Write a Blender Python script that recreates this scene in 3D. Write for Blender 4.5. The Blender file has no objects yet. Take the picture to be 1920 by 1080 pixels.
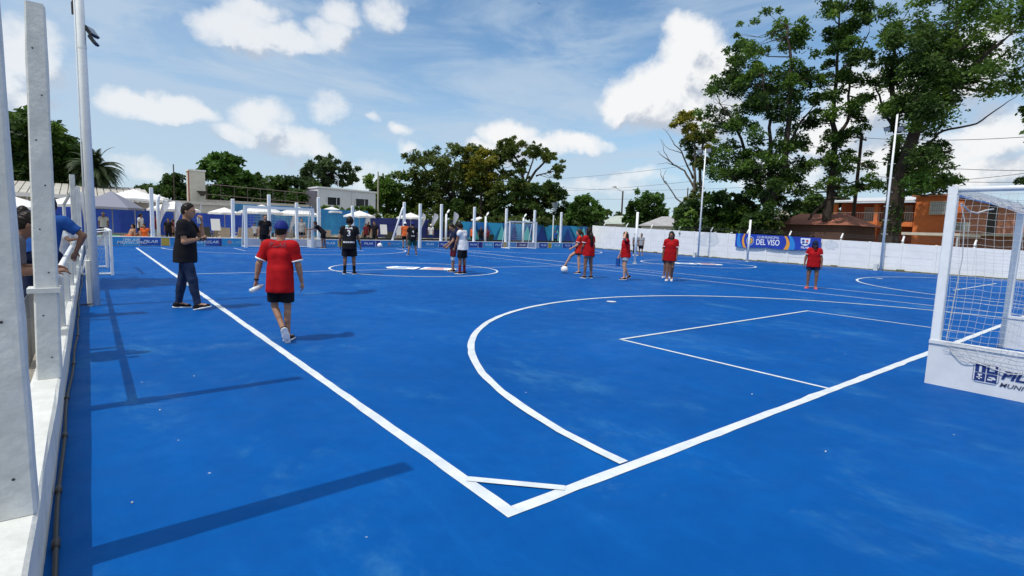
import bpy, math, random
import numpy as np
from mathutils import Vector, Matrix
from mathutils.bvhtree import BVHTree
R = math.radians
C = bpy.context.scene.collection
scene = bpy.context.scene
random.seed(7)
RNG = np.random.default_rng(11)

# ---------------------------------------------------------------- camera
def _dir(px, py):
    v = Vector((px-960, 540-py, -1004.0)); v.normalize(); return v
Yc = _dir(166, 401); Xc = _dir(2241, 472); Zc = Xc.cross(Yc).normalized(); Xc = Yc.cross(Zc).normalized()
M = Matrix((Xc, Yc, Zc))                     # world = M @ camera vector
EYE = Vector((0, 0, 1.55))
cd = bpy.data.cameras.new('camera'); cam = bpy.data.objects.new('camera', cd); C.objects.link(cam)
cam.matrix_world = Matrix.Translation(EYE) @ M.to_4x4()
cd.sensor_width = 36; cd.lens = 36*1004/1920; cd.clip_start = 0.05; cd.clip_end = 3000
scene.camera = cam
scene.view_settings.view_transform = 'Standard'; scene.view_settings.look = 'None'
scene.view_settings.exposure = 0.0; scene.view_settings.gamma = 1.0
try:
    scene.cycles.max_bounces = 5; scene.cycles.diffuse_bounces = 3; scene.cycles.glossy_bounces = 2
    scene.cycles.transparent_max_bounces = 8; scene.cycles.caustics_reflective = False; scene.cycles.caustics_refractive = False
except Exception: pass

# ---------------------------------------------------------------- sun and sky
SUN_EL = 59.3
sd = bpy.data.lights.new('sun', 'SUN'); so = bpy.data.objects.new('sun', sd); C.objects.link(so)
sd.energy = 3.0; sd.angle = R(0.55); sd.color = (1.0, 0.955, 0.89)
ld = Vector((math.cos(R(SUN_EL)), 0.012, -math.sin(R(SUN_EL))))
so.rotation_euler = (-ld).to_track_quat('Z', 'Y').to_euler(); so.location = (-20, 0, 30)

def ray(px, py):
    r = M @ Vector((px-960, 540-py, -1004.0)); return r
def gnd(px, py, z=0.0):
    r = ray(px, py); t = (z-EYE.z)/r.z; return EYE + r*t
def onY(px, py, y):
    r = ray(px, py); return EYE + r*(y/r.y)
def onX(px, py, x):
    r = ray(px, py); return EYE + r*(x/r.x)
def onD(px, py, d):                            # at horizontal distance d
    r = ray(px, py); return EYE + r*(d/math.hypot(r.x, r.y))

def azel(px, py):
    r = ray(px, py).normalized(); return math.atan2(r.x, r.y), math.asin(r.z)

w = bpy.data.worlds.new('World'); scene.world = w; w.use_nodes = True
def build_world():
    nt = w.node_tree; N = nt.nodes; L = nt.links; N.clear()
    out = N.new('ShaderNodeOutputWorld'); bg = N.new('ShaderNodeBackground'); L.new(bg.outputs[0], out.inputs[0])
    # cloud density group: az/el vector -> density
    g = bpy.data.node_groups.new('cloud_density', 'ShaderNodeTree')
    g.interface.new_socket('V', in_out='INPUT', socket_type='NodeSocketVector')
    g.interface.new_socket('D', in_out='OUTPUT', socket_type='NodeSocketFloat')
    gi = g.nodes.new('NodeGroupInput'); go = g.nodes.new('NodeGroupOutput'); gl = g.links
    def mth(op, a, b=None, c=None, t=g):
        n = t.nodes.new('ShaderNodeMath'); n.operation = op
        for i, v in enumerate((a, b, c)):
            if v is None: continue
            if isinstance(v, (int, float)): n.inputs[i].default_value = v
            else: t.links.new(v, n.inputs[i])
        return n.outputs[0]
    nz = g.nodes.new('ShaderNodeTexNoise'); nz.inputs['Scale'].default_value = 9; nz.inputs['Detail'].default_value = 7; nz.inputs['Roughness'].default_value = .6
    gl.new(gi.outputs[0], nz.inputs['Vector'])
    sub = g.nodes.new('ShaderNodeVectorMath'); sub.operation = 'SUBTRACT'; sub.inputs[1].default_value = (.5, .5, .5); gl.new(nz.outputs['Color'], sub.inputs[0])
    scl = g.nodes.new('ShaderNodeVectorMath'); scl.operation = 'SCALE'; scl.inputs['Scale'].default_value = .085; gl.new(sub.outputs[0], scl.inputs[0])
    add = g.nodes.new('ShaderNodeVectorMath'); add.operation = 'ADD'; gl.new(gi.outputs[0], add.inputs[0]); gl.new(scl.outputs[0], add.inputs[1])
    blobs = [  # px, py, rx, ry, strength
        (1305,70,46,42,1),(1290,112,62,52,1),(1250,150,82,46,1),(1205,182,72,38,1),(1165,204,44,26,1),(1250,212,90,34,.9),(1330,150,34,60,.9),(1310,215,60,40,.8),(1345,215,50,60,1),(1275,190,95,50,1.1),(1315,130,60,70,1),
        (440,42,72,36,.85),(500,72,80,32,.9),(565,88,62,24,.85),(622,62,42,45,.75),(640,18,40,26,.7),(725,28,32,28,.6),(470,20,60,20,.7),
        (250,192,54,30,.95),(305,206,78,27,.95),(362,213,45,18,.8),
        (492,222,52,40,.8),(450,250,52,22,.7),(552,270,60,28,.75),(610,208,38,24,.5),(585,290,55,20,.5),(520,255,50,22,.7),
        (752,240,22,14,.55),(695,220,12,9,.4),(762,278,20,14,.5),
        (955,252,48,26,.95),(1078,263,56,18,.75),(1020,268,34,18,.7),(940,285,60,20,.8),
        (45,110,75,62,.8),(55,192,50,26,.7),(-60,150,120,90,.8),(260,310,60,14,.35),(690,330,70,20,.4),(1190,330,60,14,.35),(1130,345,70,18,.3),
        (1640,180,110,62,.9),(1810,120,90,76,.8),(1700,300,190,52,.75),(1880,250,120,60,.7),(1460,330,120,34,.5),(1850,330,160,40,.7),(1560,250,80,40,.7),
        (2150,200,200,120,.8),(-300,60,200,80,.8)]
    for k in range(26):                       # the rest of the sky all round
        blobs.append(None)
    rr = random.Random(5); cur = None
    sep = g.nodes.new('ShaderNodeSeparateXYZ'); gl.new(add.outputs[0], sep.inputs[0])
    for b in blobs:
        if b:
            a, e = azel(b[0], b[1]); a1, _ = azel(b[0]+b[2], b[1]); _, e1 = azel(b[0], b[1]-b[3]); ra = abs(a1-a); re = abs(e1-e); s = b[4]
        else:
            a = rr.choice([-1, 1])*rr.uniform(1.9, 3.1); e = rr.uniform(.1, .9); ra = rr.uniform(.1, .3); re = ra*.45; s = .8
            if a < 0: a = rr.uniform(-3.1, -.75)
        u = mth('MULTIPLY', mth('SUBTRACT', sep.outputs[0], a), 1/(ra*1.18)); v = mth('MULTIPLY', mth('SUBTRACT', sep.outputs[1], e), 1/(re*1.18))
        d = mth('ADD', mth('MULTIPLY', u, u), mth('MULTIPLY', v, v))
        f = mth('MULTIPLY', mth('SUBTRACT', 1.0, d), s)
        cur = f if cur is None else mth('SMOOTH_MAX', cur, f, .12)
    n2 = g.nodes.new('ShaderNodeTexNoise'); n2.inputs['Scale'].default_value = 26; n2.inputs['Detail'].default_value = 6; n2.inputs['Roughness'].default_value = .62
    gl.new(gi.outputs[0], n2.inputs['Vector'])
    fin = mth('ADD', cur, mth('MULTIPLY', mth('SUBTRACT', n2.outputs[0], .5), 1.0))
    gl.new(fin, go.inputs[0])
    # directions
    tc = N.new('ShaderNodeTexCoord'); nrm = N.new('ShaderNodeVectorMath'); nrm.operation = 'NORMALIZE'; L.new(tc.outputs['Generated'], nrm.inputs[0])
    sp = N.new('ShaderNodeSeparateXYZ'); L.new(nrm.outputs[0], sp.inputs[0])
    az = mth('ARCTAN2', sp.outputs[0], sp.outputs[1], t=nt); el = mth('ARCSINE', sp.outputs[2], t=nt)
    cb = N.new('ShaderNodeCombineXYZ'); L.new(az, cb.inputs[0]); L.new(el, cb.inputs[1])
    off = N.new('ShaderNodeVectorMath'); off.operation = 'ADD'; off.inputs[1].default_value = (-.022, .042, 0); L.new(cb.outputs[0], off.inputs[0])
    g1 = N.new('ShaderNodeGroup'); g1.node_tree = g; L.new(cb.outputs[0], g1.inputs[0])
    g2 = N.new('ShaderNodeGroup'); g2.node_tree = g; L.new(off.outputs[0], g2.inputs[0])
    def ramp(val, a, b, lo=0., hi=1.):
        n = N.new('ShaderNodeMapRange'); n.interpolation_type = 'SMOOTHSTEP'; L.new(val, n.inputs[0])
        n.inputs[1].default_value = a; n.inputs[2].default_value = b; n.inputs[3].default_value = lo; n.inputs[4].default_value = hi; return n.outputs[0]
    cov = mth('MULTIPLY', ramp(g1.outputs[0], -.22, .72), ramp(az, .35, .62, .80, 1.0), t=nt)
    fnz = N.new('ShaderNodeTexNoise'); fnz.inputs['Scale'].default_value = 34; fnz.inputs['Detail'].default_value = 7; fnz.inputs['Roughness'].default_value = .65; L.new(cb.outputs[0], fnz.inputs['Vector'])
    lit = ramp(mth('ADD', mth('SUBTRACT', g1.outputs[0], g2.outputs[0], t=nt), mth('MULTIPLY', mth('SUBTRACT', fnz.outputs[0], .5, t=nt), 1.0, t=nt), t=nt), -.42, .22)
    # thin veil of high cloud
    vm = N.new('ShaderNodeMapping'); vm.inputs['Scale'].default_value = (1.4, 5.0, 1); vm.inputs['Rotation'].default_value = (0, 0, .25); L.new(cb.outputs[0], vm.inputs[0])
    vn = N.new('ShaderNodeTexNoise'); vn.inputs['Scale'].default_value = 2.2; vn.inputs['Detail'].default_value = 8; vn.inputs['Roughness'].default_value = .62; vn.inputs['Distortion'].default_value = .6; L.new(vm.outputs[0], vn.inputs['Vector'])
    veil = mth('MULTIPLY', ramp(vn.outputs[0], .36, .68), .62, t=nt)
    low = mth('MULTIPLY', ramp(el, .36, .0), .60, t=nt)
    leftv = mth('MULTIPLY', ramp(az, .75, -.1), .26, t=nt)
    veil = mth('ADD', mth('ADD', veil, low, t=nt), leftv, t=nt); 
    veil = mth('MINIMUM', veil, .8, t=nt)
    sky = N.new('ShaderNodeTexSky'); sky.sky_type = 'NISHITA'; sky.sun_disc = False; sky.sun_elevation = R(SUN_EL); sky.sun_rotation = R(-90)
    sky.air_density = 1.0; sky.dust_density = .2; sky.ozone_density = 2.5
    sm = N.new('ShaderNodeVectorMath'); sm.operation = 'SCALE'; sm.inputs['Scale'].default_value = SKY_S; tn = N.new('ShaderNodeVectorMath'); tn.operation = 'MULTIPLY'; tn.inputs[1].default_value = (.80, 1.0, 1.06); L.new(sky.outputs[0], tn.inputs[0]); L.new(tn.outputs[0], sm.inputs[0])
    def mix(f, a, b):
        n = N.new('ShaderNodeMix'); n.data_type = 'RGBA'
        if isinstance(f, float): n.inputs[0].default_value = f
        else: L.new(f, n.inputs[0])
        for k, v in ((6, a), (7, b)):
            if isinstance(v, tuple): n.inputs[k].default_value = (*v, 1)
            else: L.new(v, n.inputs[k])
        return n.outputs[2]
    c1 = mix(veil, sm.outputs[0], (.52, .64, .78))
    cc = mix(lit, (.50, .56, .66), (.92, .93, .94))
    c2 = mix(cov, c1, cc)
    hn = N.new('ShaderNodeTexNoise'); hn.inputs['Scale'].default_value = 3.0; hn.inputs['Detail'].default_value = 6; L.new(nrm.outputs[0], hn.inputs['Vector'])
    over = mth('MULTIPLY', ramp(el, .5, .95), ramp(hn.outputs[0], .25, .5, .45, .95), t=nt)      # bright broken cloud added overhead, out of view, to fill the shadows
    c2 = mix(over, c2, (1.12, 1.12, 1.12))
    L.new(c2, bg.inputs[0]); bg.inputs[1].default_value = 1.0
    w.cycles.sampling_method = 'MANUAL'; w.cycles.sample_map_resolution = 512
SKY_S = 0.135
build_world()

# ---------------------------------------------------------------- materials
MATS = {}
def mat(name, col, rough=.6, var=.0, vscale=3., bump=0., bscale=40., metal=0., spec=.5, col2=None, trans=0., streak=None, alpha=None):
    if name in MATS: return MATS[name]
    m = bpy.data.materials.new(name); m.use_nodes = True; nt = m.node_tree; N = nt.nodes; L = nt.links
    p = N['Principled BSDF']; p.inputs['Roughness'].default_value = rough; p.inputs['Metallic'].default_value = metal
    p.inputs['Specular IOR Level'].default_value = spec
    p.inputs['Base Color'].default_value = (*col, 1)
    tc = N.new('ShaderNodeTexCoord')
    if var > 0 or col2:
        nz = N.new('ShaderNodeTexNoise'); nz.inputs['Scale'].default_value = vscale; nz.inputs['Detail'].default_value = 8; nz.inputs['Roughness'].default_value = .65
        if streak:
            mp = N.new('ShaderNodeMapping'); mp.inputs['Scale'].default_value = streak; L.new(tc.outputs['Object'], mp.inputs[0]); L.new(mp.outputs[0], nz.inputs['Vector'])
        else: L.new(tc.outputs['Object'], nz.inputs['Vector'])
        r = N.new('ShaderNodeValToRGB'); r.color_ramp.elements[0].position = .33; r.color_ramp.elements[1].position = .68
        c2 = col2 or tuple(min(1, c*(1+var)) for c in col); c1 = col if col2 else tuple(c*(1-var) for c in col)
        r.color_ramp.elements[0].color = (*c1, 1); r.color_ramp.elements[1].color = (*c2, 1)
        L.new(nz.outputs[0], r.inputs[0]); L.new(r.outputs[0], p.inputs['Base Color'])
    if bump > 0:
        n2 = N.new('ShaderNodeTexNoise'); n2.inputs['Scale'].default_value = bscale; n2.inputs['Detail'].default_value = 6; L.new(tc.outputs['Object'], n2.inputs['Vector'])
        b = N.new('ShaderNodeBump'); b.inputs['Strength'].default_value = bump; b.inputs['Distance'].default_value = .01; L.new(n2.outputs[0], b.inputs['Height']); L.new(b.outputs[0], p.inputs['Normal'])
    if trans > 0:
        t = N.new('ShaderNodeBsdfTranslucent'); mx = N.new('ShaderNodeMixShader'); mx.inputs[0].default_value = trans
        L.new(p.outputs[0], mx.inputs[1]); L.new(t.outputs[0], mx.inputs[2]); L.new(mx.outputs[0], N['Material Output'].inputs[0])
        src = p.inputs['Base Color']
        if src.is_linked: L.new(src.links[0].from_socket, t.inputs[0])
        else: t.inputs[0].default_value = (*col, 1)
    MATS[name] = m; return m

def court_mat():
    m = bpy.data.materials.new('blue_acrylic'); m.use_nodes = True; nt = m.node_tree; N = nt.nodes; L = nt.links; p = N['Principled BSDF']
    tc = N.new('ShaderNodeTexCoord')
    def noise(s, d=8, r=.6, scl=None, dist=0.):
        n = N.new('ShaderNodeTexNoise'); n.inputs['Scale'].default_value = s; n.inputs['Detail'].default_value = d; n.inputs['Roughness'].default_value = r; n.inputs['Distortion'].default_value = dist
        if scl:
            mp = N.new('ShaderNodeMapping'); mp.inputs['Scale'].default_value = scl; mp.inputs['Rotation'].default_value = (0, 0, .5); L.new(tc.outputs['Object'], mp.inputs[0]); L.new(mp.outputs[0], n.inputs['Vector'])
        else: L.new(tc.outputs['Object'], n.inputs['Vector'])
        return n.outputs[0]
    def mr(v, a, b, lo, hi):
        n = N.new('ShaderNodeMapRange'); n.interpolation_type = 'SMOOTHSTEP'; L.new(v, n.inputs[0])
        for i, q in enumerate((a, b, lo, hi)): n.inputs[i+1].default_value = q
        return n.outputs[0]
    def mix(f, a, b):
        n = N.new('ShaderNodeMix'); n.data_type = 'RGBA'; L.new(f, n.inputs[0])
        for k, v in ((6, a), (7, b)):
            if isinstance(v, tuple): n.inputs[k].default_value = (*v, 1)
            else: L.new(v, n.inputs[k])
        return n.outputs[2]
    base = mix(mr(noise(.35, 5), .3, .7, 0, 1), (.0004, .066, .268), (.0008, .086, .335))
    base = mix(mr(noise(4, 9, .75), .35, .7, 0, .45), base, (.0008, .054, .235))
    base = mix(mr(noise(1.6, 9, .75, (2.2, .6, 1)), .5, .8, 0, .5), base, (.004, .115, .40))
    dust = mix(mr(noise(.75, 10, .74, (1, .7, 1), .25), .52, .74, 0, .60), base, (.045, .185, .37))
    dust = mix(mr(noise(.45, 12, .80, (.7, 1.2, 1), .15), .57, .72, 0, .42), dust, (.09, .21, .34))
    dust = mix(mr(noise(.16, 4, .6), .5, .75, 0, .22), dust, (.02, .13, .40))
    spk = N.new('ShaderNodeTexVoronoi'); spk.inputs['Scale'].default_value = 2.6; L.new(tc.outputs['Object'], spk.inputs['Vector'])
    s1 = mr(spk.outputs['Distance'], .012, .03, .75, 0)
    dust = mix(s1, dust, (.45, .5, .5))
    L.new(dust, p.inputs['Base Color'])
    L.new(mr(noise(3, 6), .3, .7, .5, .68), p.inputs['Roughness']); p.inputs['Specular IOR Level'].default_value = .05
    b = N.new('ShaderNodeBump'); b.inputs['Strength'].default_value = .35; b.inputs['Distance'].default_value = .004; L.new(noise(160, 4, .7), b.inputs['Height']); L.new(b.outputs[0], p.inputs['Normal'])
    return m

white_paint = mat('white_line_paint', (.47, .53, .59), .65, vscale=5.0, col2=(.66, .69, .71), bump=.25, bscale=120)
concrete_w = mat('white_painted_concrete', (.50, .52, .50), .8, vscale=4.5, col2=(.66, .67, .65), bump=.4, bscale=34)
concrete_w2 = mat('white_painted_wall', (.78, .78, .76), .8, .07, 1.2, .35, 18)
steel_w = mat('white_painted_steel', (.76, .78, .78), .38, .06, 6, .08, 20)
steel_g = mat('galvanised_steel', (.55, .58, .60), .45, .15, 5, .1, 30, metal=.3)
black_p = mat('black_plastic', (.012, .013, .015), .45)
dark_m = mat('dark_metal', (.03, .03, .035), .5)
panel_w = mat('white_board', (.60, .62, .63), .5, vscale=3, col2=(.74, .75, .75))
net_m = mat('white_cord', (.50, .51, .51), .8)
net_g = mat('grey_cord', (.22, .22, .21), .8)
navy = mat('navy_print', (.012, .03, .16), .5)
fabric_w = mat('white_canvas', (.86, .86, .86), .8, .04, 4, trans=.25)

# ---------------------------------------------------------------- tagging and mesh helpers
def tag(o, label=None, cat=None, group=None, kind=None):
    if label: o['label'] = label
    if cat: o['category'] = cat
    if group: o['group'] = group
    if kind: o['kind'] = kind
    return o
def empty(name, loc=(0, 0, 0), rz=0.):
    o = bpy.data.objects.new(name, None); o.empty_display_size = .2; C.objects.link(o); o.location = loc; o.rotation_euler = (0, 0, rz); return o
def add_obj(name, me, m=None, parent=None, smooth=False):
    if m is not None and not me.materials: me.materials.append(m)
    o = bpy.data.objects.new(name, me); C.objects.link(o)
    if parent: o.parent = parent
    if smooth: me.polygons.foreach_set('use_smooth', [True]*len(me.polygons))
    return o
def copy_tree(o, parent=None):
    c = o.copy(); C.objects.link(c)
    if parent: c.parent = parent
    for ch in [x for x in KIDS.get(o.name, [])]: copy_tree(ch, c)
    return c
KIDS = {}
def reg(root):
    for o in [root]+list(root.children_recursive): KIDS[o.name] = list(o.children)
class MB:
    def __init__(s): s.v = []; s.f = []
    def quad(s, *p): n = len(s.v); s.v += [tuple(q) for q in p]; s.f.append(tuple(range(n, n+len(p)))); return s
    def hexa(s, p):   # 8 points: bottom 4 ccw, top 4
        n = len(s.v); s.v += [tuple(q) for q in p]
        s.f += [(n+3, n+2, n+1, n), (n+4, n+5, n+6, n+7)]+[(n+i, n+(i+1) % 4, n+4+(i+1) % 4, n+4+i) for i in range(4)]; return s
    def box(s, x0, y0, z0, x1, y1, z1):
        return s.hexa([(x0, y0, z0), (x1, y0, z0), (x1, y1, z0), (x0, y1, z0), (x0, y0, z1), (x1, y0, z1), (x1, y1, z1), (x0, y1, z1)])
    def tube(s, pts, r, n=8, cap=True, phase=0.):
        pts = [Vector(p) for p in pts]; rs = r if isinstance(r, (list, tuple)) else [r]*len(pts); rings = []
        up = Vector((0, 0, 1))
        for i, p in enumerate(pts):
            d = (pts[min(i+1, len(pts)-1)]-pts[max(i-1, 0)])
            if d.length < 1e-9: d = Vector((0, 0, 1))
            d.normalize()
            a = d.cross(up if abs(d.z) < .95 else Vector((1, 0, 0)))
            if rings and abs(d.z) >= .95 or (i and abs(a.dot(la)) < .2): a = la-d*la.dot(d)
            a.normalize(); la = a; b = d.cross(a); k = len(s.v)
            for j in range(n):
                t = 2*math.pi*j/n+phase; s.v.append(tuple(p+a*math.cos(t)*rs[i]+b*math.sin(t)*rs[i]))
            rings.append(k)
        for i in range(len(rings)-1):
            for j in range(n): s.f.append((rings[i]+j, rings[i]+(j+1) % n, rings[i+1]+(j+1) % n, rings[i+1]+j))
        if cap: s.f.append(tuple(range(rings[0]+n-1, rings[0]-1, -1))); s.f.append(tuple(range(rings[-1], rings[-1]+n)))
        return s
    def post(s, cx, cy, z0, z1, w, d, ch=.012, top=None):   # chamfered rectangular post
        a, b = w/2, d/2; sec = [(a-ch, -b), (a, -b+ch), (a, b-ch), (a-ch, b), (-a+ch, b), (-a, b-ch), (-a, -b+ch), (-a+ch, -b)]
        zs = [z0, z1-ch, z1]; k = len(s.v)
        for i, z in enumerate(zs):
            q = 1 if i < 2 else 1-2*ch/min(w, d)
            for j, (x, y) in enumerate(sec):
                dz = top[j] if (top and i > 0) else 0
                s.v.append((cx+x*q, cy+y*q, z+dz))
        for i in range(2):
            for j in range(8): s.f.append((k+8*i+j, k+8*i+(j+1) % 8, k+8*i+8+(j+1) % 8, k+8*i+8+j))
        s.f.append(tuple(range(k+16, k+24))); s.f.append(tuple(range(k+7, k-1, -1))); return s
    def sphere(s, c, rx, ry=None, rz=None, nu=12, nv=8):
        ry = ry or rx; rz = rz or rx; k = len(s.v)
        for i in range(nv+1):
            th = math.pi*i/nv
            for j in range(nu): ph = 2*math.pi*j/nu; s.v.append((c[0]+rx*math.sin(th)*math.cos(ph), c[1]+ry*math.sin(th)*math.sin(ph), c[2]+rz*math.cos(th)))
        for i in range(nv):
            for j in range(nu): s.f.append((k+i*nu+j, k+(i+1)*nu+j, k+(i+1)*nu+(j+1) % nu, k+i*nu+(j+1) % nu))
        return s
    def build(s, name, m, parent=None, smooth=False):
        me = bpy.data.meshes.new(name); me.from_pydata(s.v, [], s.f); me.update(); return add_obj(name, me, m, parent, smooth)
def text_mesh(name, txt, size, loc, xdir, ydir, m, parent=None, align='CENTER', shear=0., sx=1., bold=0.0, off=.002):
    cu = bpy.data.curves.new(name, 'FONT'); cu.body = txt; cu.size = size; cu.align_x = align; cu.align_y = 'CENTER'; cu.shear = shear; cu.offset = bold
    cu.resolution_u = 3
    to = bpy.data.objects.new('tmp', cu); C.objects.link(to); bpy.context.view_layer.update()
    me = bpy.data.meshes.new_from_object(to.evaluated_get(bpy.context.evaluated_depsgraph_get())); bpy.data.objects.remove(to)
    me.name = name; me.materials.clear()
    X = Vector(xdir).normalized(); Y = Vector(ydir).normalized(); Zn = X.cross(Y).normalized()
    mt = Matrix((X*sx, Y, Zn)).transposed().to_4x4(); mt.translation = Vector(loc)+Zn*off
    me.transform(mt); return add_obj(name, me, m, parent)

# ---------------------------------------------------------------- ground, court and its markings
gm = mat('pale_ground', (.30, .27, .21), .9, vscale=.6, col2=(.20, .21, .12), bump=.4, bscale=12)
g_ = MB().quad((-800, -60, -.02), (900, -60, -.02), (900, 900, -.02), (-800, 900, -.02)).build('ground', gm); tag(g_, kind='structure')
gv = mat('gravel_strip', (.42, .38, .31), .95, vscale=40, col2=(.22, .20, .17), bump=.9, bscale=60)
tag(MB().quad((-9, -8, -.012), (-.3, -8, -.012), (-.3, 33.6, -.012), (-9, 33.6, -.012)).build('gravel_path', gv), kind='structure')
cm = court_mat()
ct = MB().quad((-.24, -9, 0), (34.2, -9, 0), (33.6, 14.3, 0), (36.3, 33.75, 0), (-.24, 33.6, 0)).build('court', cm); tag(ct, kind='structure')

CX, CY, CX2 = 1.75, 2.17, 9.05      # corner of the near pitch, centre line x
HWY, FY = 17.0, 31.6
LW = .055
def line(x0, y0, x1, y1, wd=LW, z=.004):
    d = Vector((x1-x0, y1-y0, 0)).normalized(); n = Vector((-d.y, d.x, 0))*wd/2; a = Vector((x0, y0, z)); b = Vector((x1, y1, z))
    return [a-n, b-n, b+n, a+n]
def arc(cx, cy, r, a0, a1, wd=LW, z=.004, n=64, rjit=0):
    f = []; jr = [RNG.normal()*.0035 for _ in range(2*n+2)]
    for i in range(n):
        t0 = R(a0+(a1-a0)*i/n); t1 = R(a0+(a1-a0)*(i+1)/n)
        f.append([Vector((cx+(r-wd/2+jr[i])*math.cos(t0), cy+(r-wd/2+jr[i])*math.sin(t0), z)), Vector((cx+(r+wd/2+jr[n+i])*math.cos(t0), cy+(r+wd/2+jr[n+i])*math.sin(t0), z)),
                  Vector((cx+(r+wd/2+jr[n+i+1])*math.cos(t1), cy+(r+wd/2+jr[n+i+1])*math.sin(t1), z)), Vector((cx+(r-wd/2+jr[i+1])*math.cos(t1), cy+(r-wd/2+jr[i+1])*math.sin(t1), z))])
    return f
def wline(x0, y0, x1, y1, wd=LW, z=.004, step=.22, j=.0035):
    a, b = Vector((x0, y0, z)), Vector((x1, y1, z)); n = max(2, int((b-a).length/step)); d = (b-a).normalized(); nn = Vector((-d.y, d.x, 0)); E = []
    for i in range(n+1):
        k = 0 if i in (0, n) else 1; p = a.lerp(b, i/n); E.append((p-nn*(wd/2+RNG.normal()*j*k), p+nn*(wd/2+RNG.normal()*j*k)))
    return [[E[i][0], E[i+1][0], E[i+1][1], E[i][1]] for i in range(n)]
def markings(name, quads, m=white_paint):
    b = MB()
    for q in quads: b.quad(*q)
    return tag(b.build(name, m), kind='structure')
RW = 16.35
W2 = .086
markings('side_line_marking', wline(CX, CY-W2/2, CX, FY, W2))
markings('goal_line_marking', wline(CX+W2/2, CY, 18.3-.03, CY, W2))
markings('corner_marking', [line(CX+.02, CY+.45, CX+.44, CY+.02, .06, .008)])
markings('side_line_marking', [line(RW, CY+.04, RW, FY)])
markings('goal_line_marking', [line(CX+.04, FY, RW, FY)])
markings('halfway_line_marking', [line(CX+.04, HWY, RW-.03, HWY)])
markings('centre_circle_marking', arc(CX2, HWY, 2.9, 0, 360, .07, .008, 72))
markings('penalty_arc_marking', arc(CX2, CY, 6.28, 0.5, 179.5, .088, .008, 90))
markings('penalty_arc_marking', arc(CX2, FY, 6.28, 180.5, 359.5, .07, .008, 90))
markings('goal_area_marking', [line(6.0, CY+.04, 6.0, 5.0, .05), line(5.975, 5.0, 12.1, 5.0, .05, .008), line(12.08, CY+.04, 12.08, 5.0, .05)])
markings('goal_area_marking', [line(6.0, FY-2.8, 6.0, FY, .05), line(5.975, FY-2.8, 12.1, FY-2.8, .05, .008), line(12.08, FY-2.8, 12.08, FY, .05)])
markings('penalty_spot_marking', [[Vector((CX2+.11*math.cos(t*math.pi/6), 8.0-.12+.11*math.sin(t*math.pi/6), .012)) for t in range(12)]])
# second pitch
SX, SX2, SE = 18.3, 25.5, 32.4
markings('side_line_marking', [line(SX, CY-.03, SX, FY)])
markings('side_line_marking', [line(SE, CY, SE, FY)])
markings('goal_line_marking', [line(SX+.03, CY, SE, CY)])
markings('halfway_line_marking', [line(SX+.03, HWY, SE-.03, HWY)])
markings('centre_circle_marking', arc(SX2, HWY-.6, 2.9, 0, 360, .08, .008, 72))
markings('penalty_arc_marking', arc(SX2, CY, 6.2, 0.5, 179.5, .08, .008, 90))
markings('penalty_arc_marking', arc(SX2, FY, 6.2, 180.5, 359.5, .08, .008, 90))
markings('goal_area_marking', [line(22.4, 4.8, 28.6, 4.8, .06, .012)])
markings('penalty_spot_marking', [[Vector((SX2+.13*math.cos(t*math.pi/6), 7.9+.13*math.sin(t*math.pi/6), .012)) for t in range(12)]])
# faded yellow training line of an older layout
yl = mat('pale_yellow_paint', (.45, .48, .35), .7)
markings('training_line_marking', [line(17.4, 12.6, 19.0, 31.0, .05, .006)], white_paint)
markings('yellow_line_marking', [line(16.6, 30.6, 21.5, 27.0, .06, .016)], yl)
# painted centre logos: white shield lozenges with red and navy strokes
lw = mat('logo_white', (.78, .80, .80), .6); lr = mat('logo_red', (.55, .06, .06), .6); lb = mat('logo_navy', (.02, .05, .22), .6)
def centre_logo(cx, cy, s):
    z = .012
    def lz(pts, zz): return [Vector((cx+a*s, cy+b*s, zz)) for a, b in pts]
    ax, ay = .786, -.617     # reads along the long axis of the photo
    def P2(u, v): return (u*ax+v*.617, u*ay+v*.786)
    def sq(u0, v0, u1, v1, zz): return lz([P2(u0, v0), P2(u1, v0), P2(u1, v1), P2(u0, v1)], zz)
    markings('centre_logo_marking', [lz([P2(*q) for q in ((-1.35, 0), (-1.15, -.55), (-.15, -.6), (-.1, .5), (-1.1, .6))], z),
                                     lz([P2(*q) for q in ((.0, -.55), (1.1, -.5), (1.4, .05), (1.05, .55), (.05, .6))], z)], lw)
    markings('centre_logo_detail_marking', [sq(.12, -.38, .9, -.22, z+.004), sq(.2, .0, 1.0, .14, z+.004), sq(.3, .3, .8, .42, z+.004)], lr)
    markings('centre_logo_detail_marking', [sq(-1.0, -.35, -.5, -.1, z+.004), sq(-.9, .1, -.3, .3, z+.004)], lb if False else mat('logo_blue', (.10, .30, .62), .6))
centre_logo(9.35, 17.15, .95); centre_logo(25.4, 16.3, 1.0)
# small shoe scuffs and litter are in the surface noise

# ---------------------------------------------------------------- left fence: low wall, posts, rail, mesh, pipe
cw = empty('low_wall', (-.30, 0, 0)); tag(cw, 'low white concrete kerb wall running along the left edge of the court', 'wall')
b = MB(); ys = [-4+i*.5 for i in range(76)]
prof = lambda y: [(-.09, 0), (.08, 0), (.08, .285), (.065, .30), (-.075, .30), (-.09, .285)]
for i, y in enumerate(ys):
    for (x, z) in prof(y): b.v.append((x+RNG.normal()*.0022, y, z+(RNG.normal()*.002 if z > 0 else 0)))
for i in range(len(ys)-1):
    for j in range(6): b.f.append((6*i+j, 6*i+(j+1) % 6, 6*i+6+(j+1) % 6, 6*i+6+j))
b.build('wall_body', concrete_w, cw)
cp = mat('black_hose', (.02, .022, .024), .5)
pts = [(-.185+.012*math.sin(y*.9)+.006*math.sin(y*3.1), y, .038+.01*math.sin(y*1.7)) for y in np.arange(-4, 33, .25)]
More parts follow.
